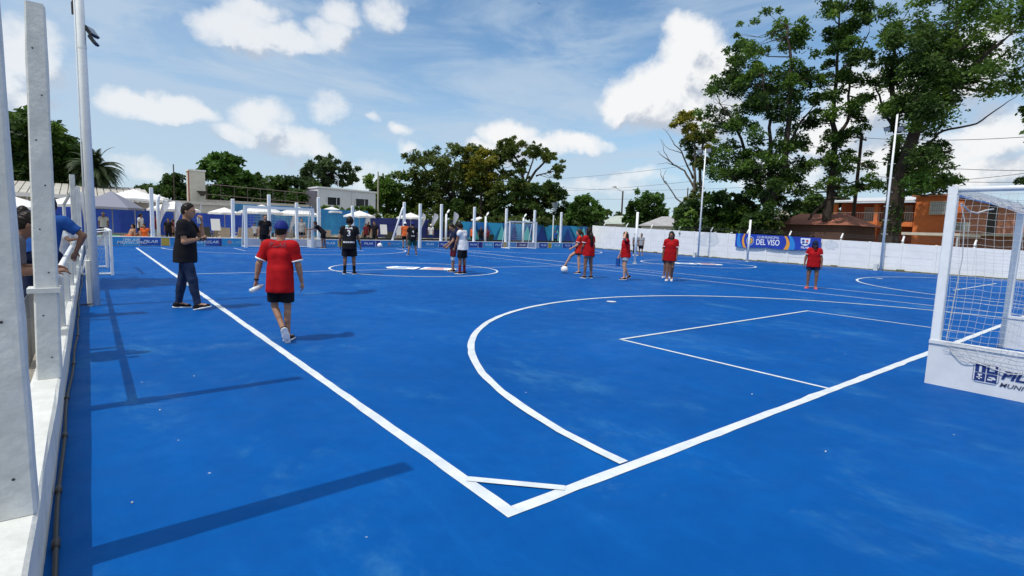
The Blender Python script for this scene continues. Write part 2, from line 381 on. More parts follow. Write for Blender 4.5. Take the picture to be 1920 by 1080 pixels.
pp = MB().tube(pts, .011, 6)
for y in (2.2, 2.55, 3.1, 3.7, 4.6, 5.6, 6.9, 8.4, 10.1): pp.tube([(-.185+.012*math.sin(y*.9)+.006*math.sin(y*3.1), y-.035, .04+.01*math.sin(y*1.7)), (-.185+.012*math.sin(y*.9)+.006*math.sin(y*3.1), y+.035, .04+.01*math.sin(y*1.7))], .017, 8)
tag(pp.build('irrigation_pipe', cp, None, True), 'thin black pipe lying at the foot of the left kerb wall', 'pipe')

post_m = mat('post_paint', (.50, .52, .50), .75, vscale=7, col2=(.66, .67, .65), bump=.35, bscale=30)
def tall_post(name, x, y, z0, z1, w, label, group, holes=True, top=None, m=post_m, taper=.04, tilt=0.):
    e = empty(name, (x, y, z0)); tag(e, label, 'post', group)
    b = MB(); n = 14; ch = .012; a = w/2
    sec = [(a-ch, -a), (a, -a+ch), (a, a-ch), (a-ch, a), (-a+ch, a), (-a, a-ch), (-a, -a+ch), (-a+ch, -a)]
    H = z1-z0
    for i in range(n+1):
        z = H*i/n; tw = 1-taper*i/n
        for (px_, py_) in sec: b.v.append((px_*tw+tilt*i/n+RNG.normal()*.0012, py_*tw+RNG.normal()*.0012, z+(RNG.uniform(-.03, .012) if (i == n and top) else 0)))
    for i in range(n):
        for j in range(8): b.f.append((8*i+j, 8*i+(j+1) % 8, 8*i+8+(j+1) % 8, 8*i+8+j))
    b.f.append(tuple(range(8*n, 8*n+8)))
    b.build('shaft', m, e)
    if holes:
        for k in range(8):
            z = H*(.06+.118*k)
            if z < H-.05: MB().tube([(.02*(-1)**k+tilt*z/H, -a*(1-taper*z/H)-.0015, z), (.02*(-1)**k+tilt*z/H, -a*(1-taper*z/H)+.004, z)], .006, 8).build('bolt_hole', dark_m, e)
    return e
tall_post('fence_post', -.305, 2.95, .3, 3.05, .165, 'nearest white concrete post, cut off by the left edge of the photo', 'tall posts of the left fence', top=True, taper=.12, tilt=-.012)
p2 = tall_post('fence_post', -.285, 5.32, .3, 3.02, .15, 'tall white concrete post with bolt holes, second from the camera', 'tall posts of the left fence', top=True, taper=.26, tilt=.045)
MB().box(-.095, -.095, .655, .095, .095, .69).build('collar', concrete_w, p2)
p3 = tall_post('fence_post', -.27, 16.4, .3, 2.45, .105, 'white concrete post beyond the rail, seen just left of the light pole', 'tall posts of the left fence', holes=False)
MB().tube([(-.03, .1, 1.75), (-.20, .9, 1.45), (-.20, .9, 0)], .035, 6).build('brace', concrete_w, p3)
for i, (y, z) in enumerate(((21.8, 2.3), (27.4, 2.6))):
    tall_post('fence_post', -.3, y, .3, z, .15, ('white concrete post of the left fence standing behind the small goal', 'white concrete post of the left fence nearest the far boards')[i], 'tall posts of the left fence', holes=False)
# hand rail with stub posts
hr = empty('handrail', (-.30, 5.4, .3)); tag(hr, 'white painted pipe handrail on the left kerb wall beyond the second post', 'handrail')
rl = MB().tube([(.0, 0, .59), (0, 5.6, .59), (0.0, 11.0, .585)], .032, 8).build('rail', steel_w, hr, True)
for k, y in enumerate((2.3, 4.5, 6.7, 8.9)):
    MB().post(0, y, 0, .56, .10, .10).build('stub_post', concrete_w, hr)
# chain link between the first two posts and on
def chain(y0, y1, z0, z1, x, s=.055, r=.0022):
    b = MB(); H = z1-z0; W = y1-y0
    k = -H
    while k < W:
        for sgn in (0, 1):
            a0, a1 = max(k, 0), min(k+H, W)
            if a1 > a0:
                if sgn == 0: pa, pb = (x, y0+a0, z0+(a0-k)), (x, y0+a1, z0+(a1-k))
                else: pa, pb = (x+.003, y0+a0, z1-(a0-k)), (x+.003, y0+a1, z1-(a1-k))
                b.tube([pa, pb], r, 3, False)
        k += s*1.3
    b.tube([(x, y0, z1), (x, y1, z1)], .005, 4)
    return b
cl = chain(5.6, 10.2, .0, .70, -.53, .05).build('chain_link_mesh', net_g); tag(cl, 'chain link wire mesh behind the kerb wall between the two nearest posts', 'mesh fence')

# ---------------------------------------------------------------- light poles
def floodlight(parent, loc, aim, s=1.):
    f = empty('floodlight', loc); f.parent = parent; f.rotation_euler = aim
    MB().hexa([(-.2*s, -.05*s, -.14*s), (.2*s, -.05*s, -.14*s), (.2*s, .03*s, -.14*s), (-.2*s, .03*s, -.14*s), (-.2*s, -.05*s, .14*s), (.2*s, -.05*s, .14*s), (.2*s, .03*s, .14*s), (-.2*s, .03*s, .14*s)]).build('lamp_housing', black_p, f)
    MB().box(-.17*s, -.056*s, -.11*s, .17*s, -.051*s, .11*s).build('lamp_glass', mat('lamp_glass', (.25, .27, .30), .1), f)
    b = MB()
    for i in range(6): b.box(-.16*s+i*.06*s, .03*s, -.12*s, -.15*s+i*.06*s, .055*s, .12*s)
    b.build('cooling_fin', dark_m, f)
    return f
def light_pole(x, y, H, r, label, lamps, thick=None):
    e = empty('light_pole', (x, y, 0)); tag(e, label, 'light pole', 'floodlight poles')
    MB().tube([(0, 0, 0), (0, 0, H*.5), (0, 0, H)], [r, r*.86, r*.7], 18).build('pole', steel_w, e, True)
    for (lx, ly, lz, rot, s) in lamps: floodlight(e, (lx, ly, lz), rot, s)
    return e
lp = light_pole(.03, 11.47, 7.9, .070, 'big white light pole on the court by the left kerb wall',
                [(.13, .05, 4.50, (R(-35), 0, R(60)), .55), (.15, .0, 4.36, (R(-35), 0, R(75)), .5), (.0, -.2, 7.6, (R(30), 0, 0), 1.3), (.35, .1, 7.7, (R(30), 0, R(60)), 1.3), (-.3, .05, 7.7, (R(30), 0, R(-60)), 1.2)], 1)
lb_ = MB(); lb_.post(-.075, -.02, 0, .78, .07, .10); lb_.build('base_sleeve', mat('cream_paint', (.66, .65, .58), .6, .1), lp)
MB().tube([(-.05, .04, 5.0), (-.095, .05, 4.9), (-.095, .05, 4.72)], .018, 6).build('bracket', dark_m, lp)
MB().tube([(-.082, .0, .8), (-.078, 0, 3), (-.062, 0, 7.4)], .012, 6).build('cable_conduit', steel_w, lp, True)
MB().tube([(0, 0, 4.2), (0, 0, 4.24)], .064, 16).build('pole_joint', steel_w, lp)
MB().tube([(-.2, -.05, .03), (-.04, -.1, .05)], .012, 6).build('anchor_bolt', dark_m, lp)
for (px_, py_, top, lab, lam) in ((1651, 503, 8.0, 'tall thin white light pole against the right wall between the banner and the goal', [(.25, -.1, 7.3, (R(20), 0, R(-90)), 1.0), (-.1, .35, 7.3, (R(20), 0, R(-90)), .7)]),
                                  (1311, 450, 7.3, 'tall thin white light pole against the right wall left of the banner', [(-.1, .33, 7.15, (R(10), 0, R(-90)), 1.0), (-.1, -.33, 7.15, (R(10), 0, R(-90)), 1.0)])):
    q = onX(px_, py_, 32.72); e = light_pole(32.72, q.y, top, .062, lab, lam)
    MB().box(-.02, -.45, 7.0, .02, .45, 7.05).build('cross_arm', steel_g, e)
    for k in range(7): MB().tube([(0, -.16, 1.2+k*.72), (0, .16, 1.2+k*.72)], .012, 5).build('climbing_rung', steel_g, e)
    MB().box(-.24, .08, .0, -.06, .26, .34).build('junction_box', concrete_w, e)

# ---------------------------------------------------------------- nets
def strands(S, nu, nv, r, skip_u=1, skip_v=1, sag=0.):
    b = MB()
    for i in range(0, nu+1): b.tube([S(i/nu, j/24) for j in range(25)], r, 3, False)
    for j in range(0, nv+1): b.tube([S(i/24, j/nv) for i in range(25)], r, 3, False)
    return b

# near goal: posts stand on side boards, net draped over the boards
gx0, gx1, gy = 7.24, 10.9, 1.66
ng = empty('football_goal', (gx0, gy, 0)); tag(ng, 'large white goal with net and lettered side board at the right edge', 'goal', 'football goals')
GW = gx1-gx0
MB().post(.04, 0, .45, 2.07, .085, .085, .008).build('goal_post', steel_w, ng)
MB().post(GW, 0, .45, 2.07, .085, .085, .008).build('goal_post', steel_w, ng)
MB().box(.0, -.042, 2.07, GW+.04, .042, 2.15).build('crossbar', steel_w, ng)
for x in (.04, GW):
    MB().tube([(x, -.03, 2.12), (x, -1.9, 2.12)], .028, 8).build('top_stay', steel_w, ng, True)
    MB().tube([(x, -1.9, 2.12), (x, -1.9, .45)], .028, 8).build('rear_post', steel_w, ng, True)
MB().tube([(.04, -1.9, 2.12), (GW, -1.9, 2.12)], .028, 8).build('rear_bar', steel_w, ng, True)
def sideboard(x, lab):
    s_ = MB(); s_.box(x-.03, -1.95, 0, x+.03, .045, .455); s_.box(x-.045, -1.95, .455, x+.045, .045, .49)
    return s_.build('side_board', panel_w, ng)
sbl = sideboard(.03, ''); sideboard(GW, '')
MB().box(.07, -1.98, 0, GW-.04, -1.92, .45).build('rear_board', panel_w, ng)
# lettering on the near board faces -X
xf = gx0-.002
def bp(y, z): return (0-.0015, y-gy, z)
lg = MB()
# emblem: four rounded dark tiles with white cut marks
ly, lz, ls = 1.29, .315, .085
def tile(y, z, s, t=.0): lg.quad((-.004-t, y-gy, z), (-.004-t, y-s-gy, z), (-.004-t, y-s-gy, z-s), (-.004-t, y-gy, z-s))
for (a, c) in ((0, 0), (1, 0), (0, 1), (1, 1)): tile(ly-a*(ls+.008), lz-c*(ls+.008), ls)
lgo = lg.build('emblem', navy, sbl)
lg = MB()
def cut(a, c, y0, z0, y1, z1):
    oy = ly-a*(ls+.008); oz = lz-c*(ls+.008); lg.quad((-.0065, oy-y0*ls-gy, oz-z0*ls), (-.0065, oy-y1*ls-gy, oz-z0*ls), (-.0065, oy-y1*ls-gy, oz-z1*ls), (-.0065, oy-y0*ls-gy, oz-z1*ls))
cut(0, 0, .38, .2, .62, 1.0); cut(1, 0, .25, .05, .75, .72); cut(0, 1, .3, .12, .7, .28); cut(0, 1, .2, .5, .75, .62); cut(0, 1, .4, .28, .55, .8); cut(1, 1, .25, .3, .8, .42); cut(1, 1, .15, .55, .6, .75); cut(1, 1, .5, .42, .9, .6)
lg.build('emblem_cut_out', panel_w, sbl)
rim = MB(); a = ls*2+.008
rp = [(-.004, ly+.014-gy, lz-.02), (-.004, ly+.014-gy, lz-a+.01), (-.004, ly-.01-gy, lz-a-.014), (-.004, ly-a+.01-gy, lz-a-.014), (-.004, ly-a-.014-gy, lz-a+.02), (-.004, ly-a-.014-gy, lz-.02)]
rim.tube(rp, .0028, 5).build('emblem_rim', mat('rim_blue', (.18, .22, .40), .5), sbl)
text_mesh('lettering', 'PILAR', .120, (-.004, 1.085-gy, .235), (0, -1, 0), (0, 0, 1), navy, sbl, 'LEFT', .25, 1.15, .004)
text_mesh('lettering', 'MUNICIPIO', .062, (-.004, 1.09-gy, .135), (0, -1, 0), (0, 0, 1), mat('slate_print', (.06, .08, .15), .5), sbl, 'LEFT', .25, 1.15, .0008)
# side net: from the top stay, bulging, dropping over the board; then loose hem outside
def side_net(xo, sgn):
    def S(u, v):
        y = -.05-u*1.85
        z = 2.09-v*1.62; x = xo+sgn*(.05*math.sin(v*math.pi)*math.sin(u*3)+.015*math.sin(u*11+v*5))
        return (x, y+.02*math.sin(v*7+u*3), z-.05*math.sin(u*math.pi)*(1-v)*.8-.006*math.sin(u*40))
    return S
ns = strands(side_net(.03, -1), 27, 24, .0016)
def hem(u, v):
    yy = -.12-u*1.75; dep = .10+.10*min(1, u*4)+.03*math.sin(u*9)+.015*math.sin(u*23)
    return (-.022-.018*math.sin(v*math.pi)-.006*math.sin(u*37+v*4), yy+.03*math.sin(v*5+u*20), .495-dep*v+.008*math.sin(u*31+v*9))
hm = strands(hem, 30, 6, .0017); ns.v, ns.f = ns.v, ns.f
n0 = len(ns.v); ns.v += hm.v; ns.f += [tuple(i+n0 for i in f) for f in hm.f]
n0 = len(ns.v); rope = MB().tube([hem(i/60, 1) for i in range(61)], .005, 5); ns.v += rope.v; ns.f += [tuple(i+n0 for i in f) for f in rope.f]
ns.build('net', net_m, ng)
ns2 = strands(side_net(GW-.01, 1), 27, 24, .0016); ns2.build('net', net_m, ng)
def topnet(u, v):
    x = .06+u*(GW-.1); y = -.05-v*1.82; return (x, y, 2.07-.16*math.sin(u*math.pi)*math.sin(v*math.pi)-.1*math.sin(v*math.pi)-.02*math.sin(u*19))
strands(topnet, 44, 24, .0017).build('net', net_m, ng)
def backnet(u, v): return (.06+u*(GW-.1), -1.88-.06*math.sin(v*math.pi), 2.07-v*1.6)
strands(backnet, 44, 22, .0016).build('net', net_m, ng)
MB().tube([(.09, -.06, 1.98), (.17, -.12, 1.90), (.35, -.15, 1.885), (.6, -.18, 1.93), (.8, -.2, 1.95)], .009, 6).build('net_rope', net_m, ng)
tc_ = MB().tube([(.09, -.06, 1.97), (.13, -.1, 1.8), (.14, -.12, 1.4), (.12, -.1, 1.0), (.10, -.08, .5)], .005, 5).build('net_rope', net_m, ng)

# ---------------------------------------------------------------- far barrier with printed boards
FB = 33.6
def fx(px, y=FB): return onY(px, 457, y).x
br = empty('barrier_wall', (0, FB, 0)); tag(br, 'low white barrier wall across the far end with a row of blue printed boards', 'barrier')
MB().box(-.38, 0, 0, 34.6, .15, .44).build('wall_body', concrete_w2, br)
MB().box(-.38, -.04, .44, 34.6, .2, .475).build('coping', mat('coping_white', (.84, .85, .84), .6, .05), br)
cols = {'blue': ((.015, .20, .52), (.03, .33, .64)), 'navy': ((.010, .05, .30), (.015, .12, .45)), 'yellow': ((.55, .34, .03), (.62, .42, .05)), 'purple': ((.03, .015, .16), (.015, .04, .28)),
        'sky': ((.015, .26, .58), (.05, .44, .68)), 'grey': ((.42, .46, .58), (.52, .56, .66))}
def pm(k): return mat('board_'+k, cols[k][0], .5, vscale=1.1, col2=cols[k][1])
txt_w = mat('print_white', (.75, .78, .82), .5); txt_l = mat('print_pale_blue', (.25, .5, .7), .5)
def board(p0, p1, k, txt=None, emblem=False, ts=.2):
    x0, x1 = fx(p0), fx(p1)
    pnl = MB().box(x0, -.022, .025, x1-.012, -.002, .435).build('printed_board', pm(k), br)
    if txt:
        xs = x0+(x1-x0)*(.5 if not emblem else .62)
        for i, t in enumerate(txt): text_mesh('lettering', t, ts, (xs, -.024, .23+(.5*(len(txt)-1)-i)*.12), (1, 0, 0), (0, 0, 1), txt_w if not emblem else txt_l, pnl, 'CENTER', .15, 1.25, .004)
    if emblem:
        xc = x0+(x1-x0)*.36; MB().tube([(xc, -.030, .235), (xc, -.024, .235)], .11, 14).build('emblem', mat('emblem_red', (.45, .25, .30), .5), pnl)
    return pnl
seq = [(208, 232, 'blue', None, 0), (233, 262, 'sky', ('PILAR', 'MUNICIPIO'), 0), (263, 302, 'navy', ('PILAR',), 0), (303, 318, 'yellow', None, 0), (319, 352, 'blue', None, 1), (353, 384, 'sky', ('MUNICIPIO',), 0),
       (385, 411, 'navy', ('PILAR',), 0), (411, 416, 'purple', None, 0), (416, 455, 'sky', ('PILAR',), 1),
       (604, 633, 'blue', ('PILAR',), 0), (634, 643, 'yellow', None, 0), (644, 676, 'sky', None, 1), (677, 704, 'navy', ('PILAR',), 0), (705, 713, 'purple', None, 0), (714, 757, 'blue', ('PILAR',), 1), (758, 786, 'sky', None, 0),
       (790, 822, 'blue', ('PILAR',), 0), (823, 842, 'navy', ('PILAR',), 0), (843, 854, 'yellow', None, 0), (855, 878, 'sky', None, 0), (879, 896, 'navy', ('PILAR',), 0), (897, 905, 'purple', None, 0), (906, 925, 'sky', ('PILAR',), 0), (926, 943, 'navy', ('PILAR',), 0), (944, 950, 'yellow', None, 0),
       (951, 968, 'blue', None, 0), (969, 990, 'purple', ('PILAR',), 0), (991, 1010, 'grey', None, 0), (1011, 1027, 'navy', ('PILAR',), 0), (1028, 1034, 'yellow', None, 0), (1035, 1054, 'sky', ('PILAR',), 0), (1055, 1073, 'navy', ('PILAR',), 0), (1074, 1090, 'blue', None, 0)]
for s_ in seq: board(*s_)
# far goal (near pitch) with pale back board
def goal_frame(x0, x1, y, H, r, label, back=True, depth=-1.2, m=steel_w):
    e = empty('football_goal', (x0, y, 0)); tag(e, label, 'goal', 'football goals'); Wd = x1-x0
    for x in (0, Wd): MB().post(x, 0, 0, H, r*2, r*2, .006).build('goal_post', m, e)
    MB().box(-r, -r, H, Wd+r, r, H+r*2).build('crossbar', m, e)
    for x in (0, Wd): MB().tube([(x, 0, H), (x, -depth*.55, H-.08), (x, -depth, .05)], .03, 6).build('net_stay', m, e)
    MB().tube([(0, 0, .03), (0, -depth, .03), (Wd, -depth, .03), (Wd, 0, .03)], .035, 6).build('ground_bar', m, e)
    def S(u, v): return (u*Wd, -depth*(v*.6+.4*v*v)+.0, H-.03-(H-.06)*v**1.6)
    nn = strands(S, 22, 14, .0035)
    for x in (0, Wd):
        def T(u, v, x=x): return (x, -depth*u*(v*.6+.4*v*v), H-.03-(H-.06)*v**1.6)
        n2 = strands(T, 7, 14, .0035); n0 = len(nn.v); nn.v += n2.v; nn.f += [tuple(i+n0 for i in f) for f in n2.f]
    nn.build('net', net_m, e); return e
a0, a1 = gnd(461, 464), gnd(592, 465.5)
fg = goal_frame(a0.x, a1.x, 32.35, 2.16, .075, 'far white goal behind the boy in the blue cap', depth=-1.0)
MB().box(.1, .98, 0, a1.x-a0.x+.3, 1.02, .45).build('back_board', pm('grey'), fg)
MB().box(a1.x-a0.x-.05, .1, 0, a1.x-a0.x+.25, .9, .42).build('side_board', panel_w, fg)
b0, b1 = gnd(952, 466), gnd(1011, 467)
goal_frame(b0.x, b1.x, 32.4, 2.02, .05, 'far white goal on the second pitch in front of the blue triangle banner', depth=-1.0)
# small goal by the left kerb
e = empty('small_goal', (.42, 17.2, 0)); tag(e, 'small white portable goal frame lying against the left kerb behind the light pole', 'goal')
MB().post(0, 0, 0, 1.16, .07, .07).build('goal_post', steel_w, e); MB().post(-.05, 2.4, 0, 1.16, .07, .07).build('goal_post', steel_w, e)
MB().tube([(0, 0, 1.14), (-.05, 2.4, 1.14)], .035, 6).build('crossbar', steel_w, e)
fr = MB().tube([(0, 0, .04), (-.62, 0, .04), (-.64, 2.4, .04), (-.05, 2.4, .04)], .03, 6); fr.tube([(0, 0, 1.14), (-.3, 0, 1.1), (-.62, 0, .04)], .02, 6); fr.tube([(0, 2.4, 1.14), (-.3, 2.4, 1.1), (-.62, 2.4, .04)], .02, 6); fr.build('rear_frame', steel_w, e)
def sg(u, v): return (-.62*v, 2.4*u, 1.14*(1-v)**.8+.03)
n_ = strands(sg, 20, 10, .003)
for yy in (0, 2.4):
    q_ = strands(lambda u, v, yy=yy: (-.62*v*u, yy, 1.1*(1-v)**.8*1.0+.04), 6, 10, .003); n0 = len(n_.v); n_.v += q_.v; n_.f += [tuple(i+n0 for i in f) for f in q_.f]
n_.build('net', net_m, e)

# posts behind the barrier
pm_w = mat('far_post_white', (.80, .82, .82), .6, .06, 4)
ordn = ['first', 'second', 'third', 'fourth', 'fifth', 'sixth', 'seventh', 'eighth', 'ninth', 'tenth', 'eleventh', 'twelfth', 'thirteenth', 'fourteenth']
def far_post(px, ptop, y, label, r=.085, bent=0, z0=0., brace=None, grp='straight posts behind the barrier'):
    q = onY(px, ptop, y); H = q.z; e = empty('fence_post', (q.x, y, z0)); tag(e, label, 'post', grp)
    H -= z0
    if bent: MB().tube([(0, 0, 0), (0, 0, H-.34), (bent*.12, -.02, H-.16), (bent*.24, -.04, H)], [r, r, r*.9, r*.7], 8).build('shaft', pm_w, e, True)
    else: MB().post(0, 0, 0, H, r*2, r*2, .02).build('shaft', pm_w, e)
    if brace: MB().tube([(0, 0, H*.9), (brace[0]*.12, 0, H*.86), (brace[0], 0, brace[1])], r*.8, 7).build('brace', pm_w, e, True)
    return e
sp = [(283, 352, 0), (436, 373, 0), (504, 365, 0), (556, 380, 0), (597, 370, 0), (661, 386, 0), (758, 379, 0), (828, 383, 0), (890, 388, 0), (950, 391, 0), (1003, 394, 0), (1053, 398, 0)]
lab_sp = ['beside the feather flags at left, tallest of its pair', 'over the dark blue board left of the far goal', 'rising behind the left half of the far goal', 'rising behind the right half of the far goal', 'at the right post of the far goal', 'short one behind the player with number 3', 'with a long slanting brace', 'just left of a crooked post under the wide tree', 'rising in front of the small white umbrella', 'left of the second pitch goal', 'behind the right half of the second pitch goal', 'last one before the white wall']
for i, (px, pt, b_) in enumerate(sp):
    far_post(px, pt, FB+.08, 'straight white post on the barrier, '+lab_sp[i], brace=(-1.0, .05) if i == 6 else None)
for i, (px, pt, s_) in enumerate(((293, 365, .4), (835, 393, 1), (909, 398, 1), (980, 401, 1))):
    far_post(px+2, pt, FB+.5, 'bent white post behind the barrier, '+['beside the feather flags', 'left of the leaning feather flag', 'right of the small white umbrella', 'behind the second pitch goal'][i], .08, s_, grp='bent posts behind the barrier')
far_post(788, 382, 32.9, 'free standing white post in front of the barrier, right of the player in green shorts', .085, grp='posts on the court')
far_post(1038, 404, FB+2.5, 'thin white post with a lantern behind the barrier at right', .05, grp='lantern posts')
q = onY(1040, 396, FB+2.5); lt = MB().tube([(q.x, FB+2.5, q.z), (q.x, FB+2.5, q.z+.25), (q.x, FB+2.5, q.z+.75)], [.12, .14, .34], 8); tag(lt.build('lantern', mat('lantern_glass', (.25, .27, .28), .2)), 'dark conical lantern on a thin white post at the far right end', 'lantern')
# volleyball posts on the second pitch
def vpost(px, py, x_off, y, label):
    g0 = gnd(px, py); e = empty('net_post', (g0.x, g0.y, 0)); tag(e, label, 'post', 'net posts on the second pitch')
    MB().tube([(0, 0, 0), (0, 0, 2.55)], .06, 10).build('shaft', pm_w, e, True); MB().tube([(0, 0, 0), (0, 0, .05)], .11, 10).build('foot_plate', steel_g, e); MB().tube([(0, 0, 2.55), (0, 0, 2.6)], .045, 8).build('cap', dark_m, e)
vpost(1190, 495, 0, 0, 'round white net post on the court between the girls in red')
vpost(1401, 491, 0, 0, 'round white net post on the court in front of the blue banner')

# ---------------------------------------------------------------- right boundary wall
rw = empty('boundary_wall', (33, 0, 0)); tag(rw, 'long white precast concrete wall along the right side of the court', 'wall')
def wx(y): return 33.0 if y <= 14.3 else 33.0+(y-14.3)*3.1/19.4
def wtop(y): return 1.34+.0245*(y-4.7)
pan = MB(); pst = MB(); base = MB(); yy = -8.0; PL = 1.45; k = 0
wall_posts = []
while yy < 34.2:
    y1 = min(yy+PL, 34.3); xa, xb = wx(yy)-33, wx(y1)-33; H0, H1 = wtop(yy), wtop(y1); nrow = 4
    for r_ in range(nrow):
        za0 = .02+(H0-.02)*r_/nrow; za1 = .02+(H0-.02)*(r_+1)/nrow-.006; zb0 = .02+(H1-.02)*r_/nrow; zb1 = .02+(H1-.02)*(r_+1)/nrow-.006
        j = RNG.normal()*.003
        pan.hexa([(xa+j, yy+.05, za0), (xa+.05, yy+.05, za0), (xb+.05, y1-.05, zb0), (xb+j, y1-.05, zb0), (xa+j, yy+.05, za1), (xa+.05, yy+.05, za1), (xb+.05, y1-.05, zb1), (xb+j, y1-.05, zb1)])
    pst.post(xa+.02, yy, 0, H0+.01, .13, .12, .015)
    base.hexa([(xa+.03, yy+.05, 0), (xa+.045, yy+.05, 0), (xb+.045, y1-.05, 0), (xb+.03, y1-.05, 0), (xa+.03, yy+.05, H0-.02), (xa+.045, yy+.05, H0-.02), (xb+.045, y1-.05, H1-.02), (xb+.03, y1-.05, H1-.02)])
    wall_posts.append((yy, xa, H0)); yy = y1; k += 1
pan.build('wall_panel', concrete_w2, rw); pst.build('wall_post', concrete_w2, rw); base.build('wall_core', mat('joint_grey', (.58, .58, .56), .9), rw)
bt = MB()
for i, (y_, xa, H0) in enumerate(wall_posts):
    if i % 2 == 0:
        o = MB().tube([(0, 0, -.05), (.0, 0, .10), (.22, .0, .36)], [.05, .05, .04], 6).build('bent_post_top', concrete_w2, rw); o.location = (xa+.02, y_, H0)
wr = MB()
for k in range(3): wr.tube([(wx(y_)-33+.08+.06*k, y_, wtop(y_)+.16+.08*k) for y_ in np.arange(-8, 34.2, 1.45)], .006, 4)
wr.build('barbed_wire', dark_m, rw)
# dark dirt and weeds along the foot of the wall
dm = mat('dirt_strip', (.10, .09, .06), .95, vscale=6, col2=(.05, .07, .03), bump=.8, bscale=30)
db = MB()
for i, y_ in enumerate(np.arange(-8, 34, .35)):
    h0 = .02+.03*abs(RNG.normal()); x = wx(y_)-.09; db.hexa([(x-.05-RNG.uniform(0, .06), y_, 0), (x+.06, y_, 0), (wx(y_+.35)-.03, y_+.35, 0), (wx(y_+.35)-.14, y_+.35, 0), (x, y_, h0), (x+.06, y_, h0+.02), (wx(y_+.35)-.03, y_+.35, h0+.02), (wx(y_+.35)-.09, y_+.35, h0)])
tag(db.build('soil_strip', dm), kind='structure')

# banner on the wall
ya, yb = 18.85, 13.25
def wp(y, z, o=.0): return (wx(y)-.10-o, y, z)
bn = empty('banner', (32.9, 18.85, 0)); tag(bn, 'long blue cloth banner with white lettering hung on the right wall', 'banner')
BL = Vector(wp(ya, 0)); BRr = Vector(wp(yb, 0)); ux = (BRr-BL).normalized(); un = Vector((-1, 0, 0))
Wb = (BRr-BL).length
def bpnt(u, v, o=0.):   # u metres along, v 0..1 up
    yv = ya+(yb-ya)*u/Wb; bot = .86; top = min(wtop(yv)+.05, 1.93); z = bot+(top-bot)*v-.03*math.sin(u*2.2)*(1-v)
    return Vector((wx(yv)-.15-o-.01*math.sin(u*5)-32.9, yv-18.85, z))
def bstrip(us, vs, o, name, m, parent):
    b = MB(); nu = max(1, int((us[1]-us[0])/.1)); nv = 6
    for i in range(nu):
        for j in range(nv):
            u0 = us[0]+(us[1]-us[0])*i/nu; u1 = us[0]+(us[1]-us[0])*(i+1)/nu; v0 = vs[0]+(vs[1]-vs[0])*j/nv; v1 = vs[0]+(vs[1]-vs[0])*(j+1)/nv
            b.quad(bpnt(u0, v0, o), bpnt(u1, v0, o), bpnt(u1, v1, o), bpnt(u0, v1, o))
    return b.build(name, m, parent)
cloth = bstrip((0, Wb), (0, 1), 0, 'cloth', mat('banner_blue', (.008, .03, .30), .6, vscale=.8, col2=(.010, .05, .42)), bn)
def curve_band(u0, w0, bulge, m, o=.006, flip=1):
    b = MB(); n = 14
    for i in range(n):
        v0, v1 = i/n, (i+1)/n
        f = lambda v: u0+flip*bulge*(v-.5)**2*4; ww = lambda v: w0*(1-.55*v)
        b.quad(bpnt(f(v0), v0, o), bpnt(f(v0)+ww(v0), v0, o), bpnt(f(v1)+ww(v1), v1, o), bpnt(f(v1), v1, o))
    b.build('printed_band', m, bn)
sky_b = mat('banner_sky', (.02, .22, .60), .6); ora = mat('banner_orange', (.75, .33, .03), .6)
curve_band(.12, .36, .10, sky_b); curve_band(.52, .20, .14, ora, .008)
curve_band(3.62, .30, -.18, ora, .009); curve_band(3.86, .42, -.14, sky_b, .006)
def disc(u, v, ru, rv, o, m, name, n=24):
    b = MB(); b.quad(*[bpnt(u+ru*math.cos(2*math.pi*i/n), v+rv*math.sin(2*math.pi*i/n), o) for i in range(n)]); b.build(name, m, cloth)
disc(1.12, .5, .29, .34, .010, mat('crest_ring', (.35, .50, .70), .6), 'crest_ring'); disc(1.12, .5, .25, .29, .013, mat('crest_navy', (.01, .05, .3), .6), 'crest_ring'); disc(1.12, .5, .19, .22, .016, ora, 'crest_centre'); disc(1.12, .5, .09, .10, .019, mat('crest_green', (.10, .32, .12), .6), 'crest_mark')
def btext(t, u, v, size, m, sx=1., bold=0.):
    p = bpnt(u, v, .03); text_mesh('lettering', t, size, p, (bpnt(u+.5, v)-bpnt(u-.5, v))*Vector((1, 1, 0)), (0, 0, 1), m, cloth, 'CENTER', 0, sx, bold)
btext('CLUB MUNICIPAL', 2.38, .80, .20, mat('banner_grey', (.55, .62, .78), .6), .98, .004)
btext('DEL VISO', 2.38, .40, .50, mat('banner_white', (.82, .85, .90), .6), .80, .006)
sh = MB(); sh.quad(*[bpnt(4.78+a, v, .010) for a, v in ((-.28, .92), (.28, .92), (.26, .55), (.16, .38), (0, .3), (-.16, .38), (-.26, .55))]); sh.build('crest_shield', mat('crest_white', (.68, .74, .85), .6), cloth)
disc(4.66, .72, .09, .09, .014, mat('crest_navy', (.01, .05, .3), .6), 'crest_mark'); disc(4.88, .70, .08, .10, .014, mat('crest_red', (.6, .06, .08), .6), 'crest_mark'); disc(4.68, .52, .08, .08, .014, navy, 'crest_mark'); disc(4.86, .52, .08, .06, .014, navy, 'crest_mark')
btext('PILAR', 4.8, .17, .17, mat('banner_white', (.8, .85, .9), .6), 1.1, .003)
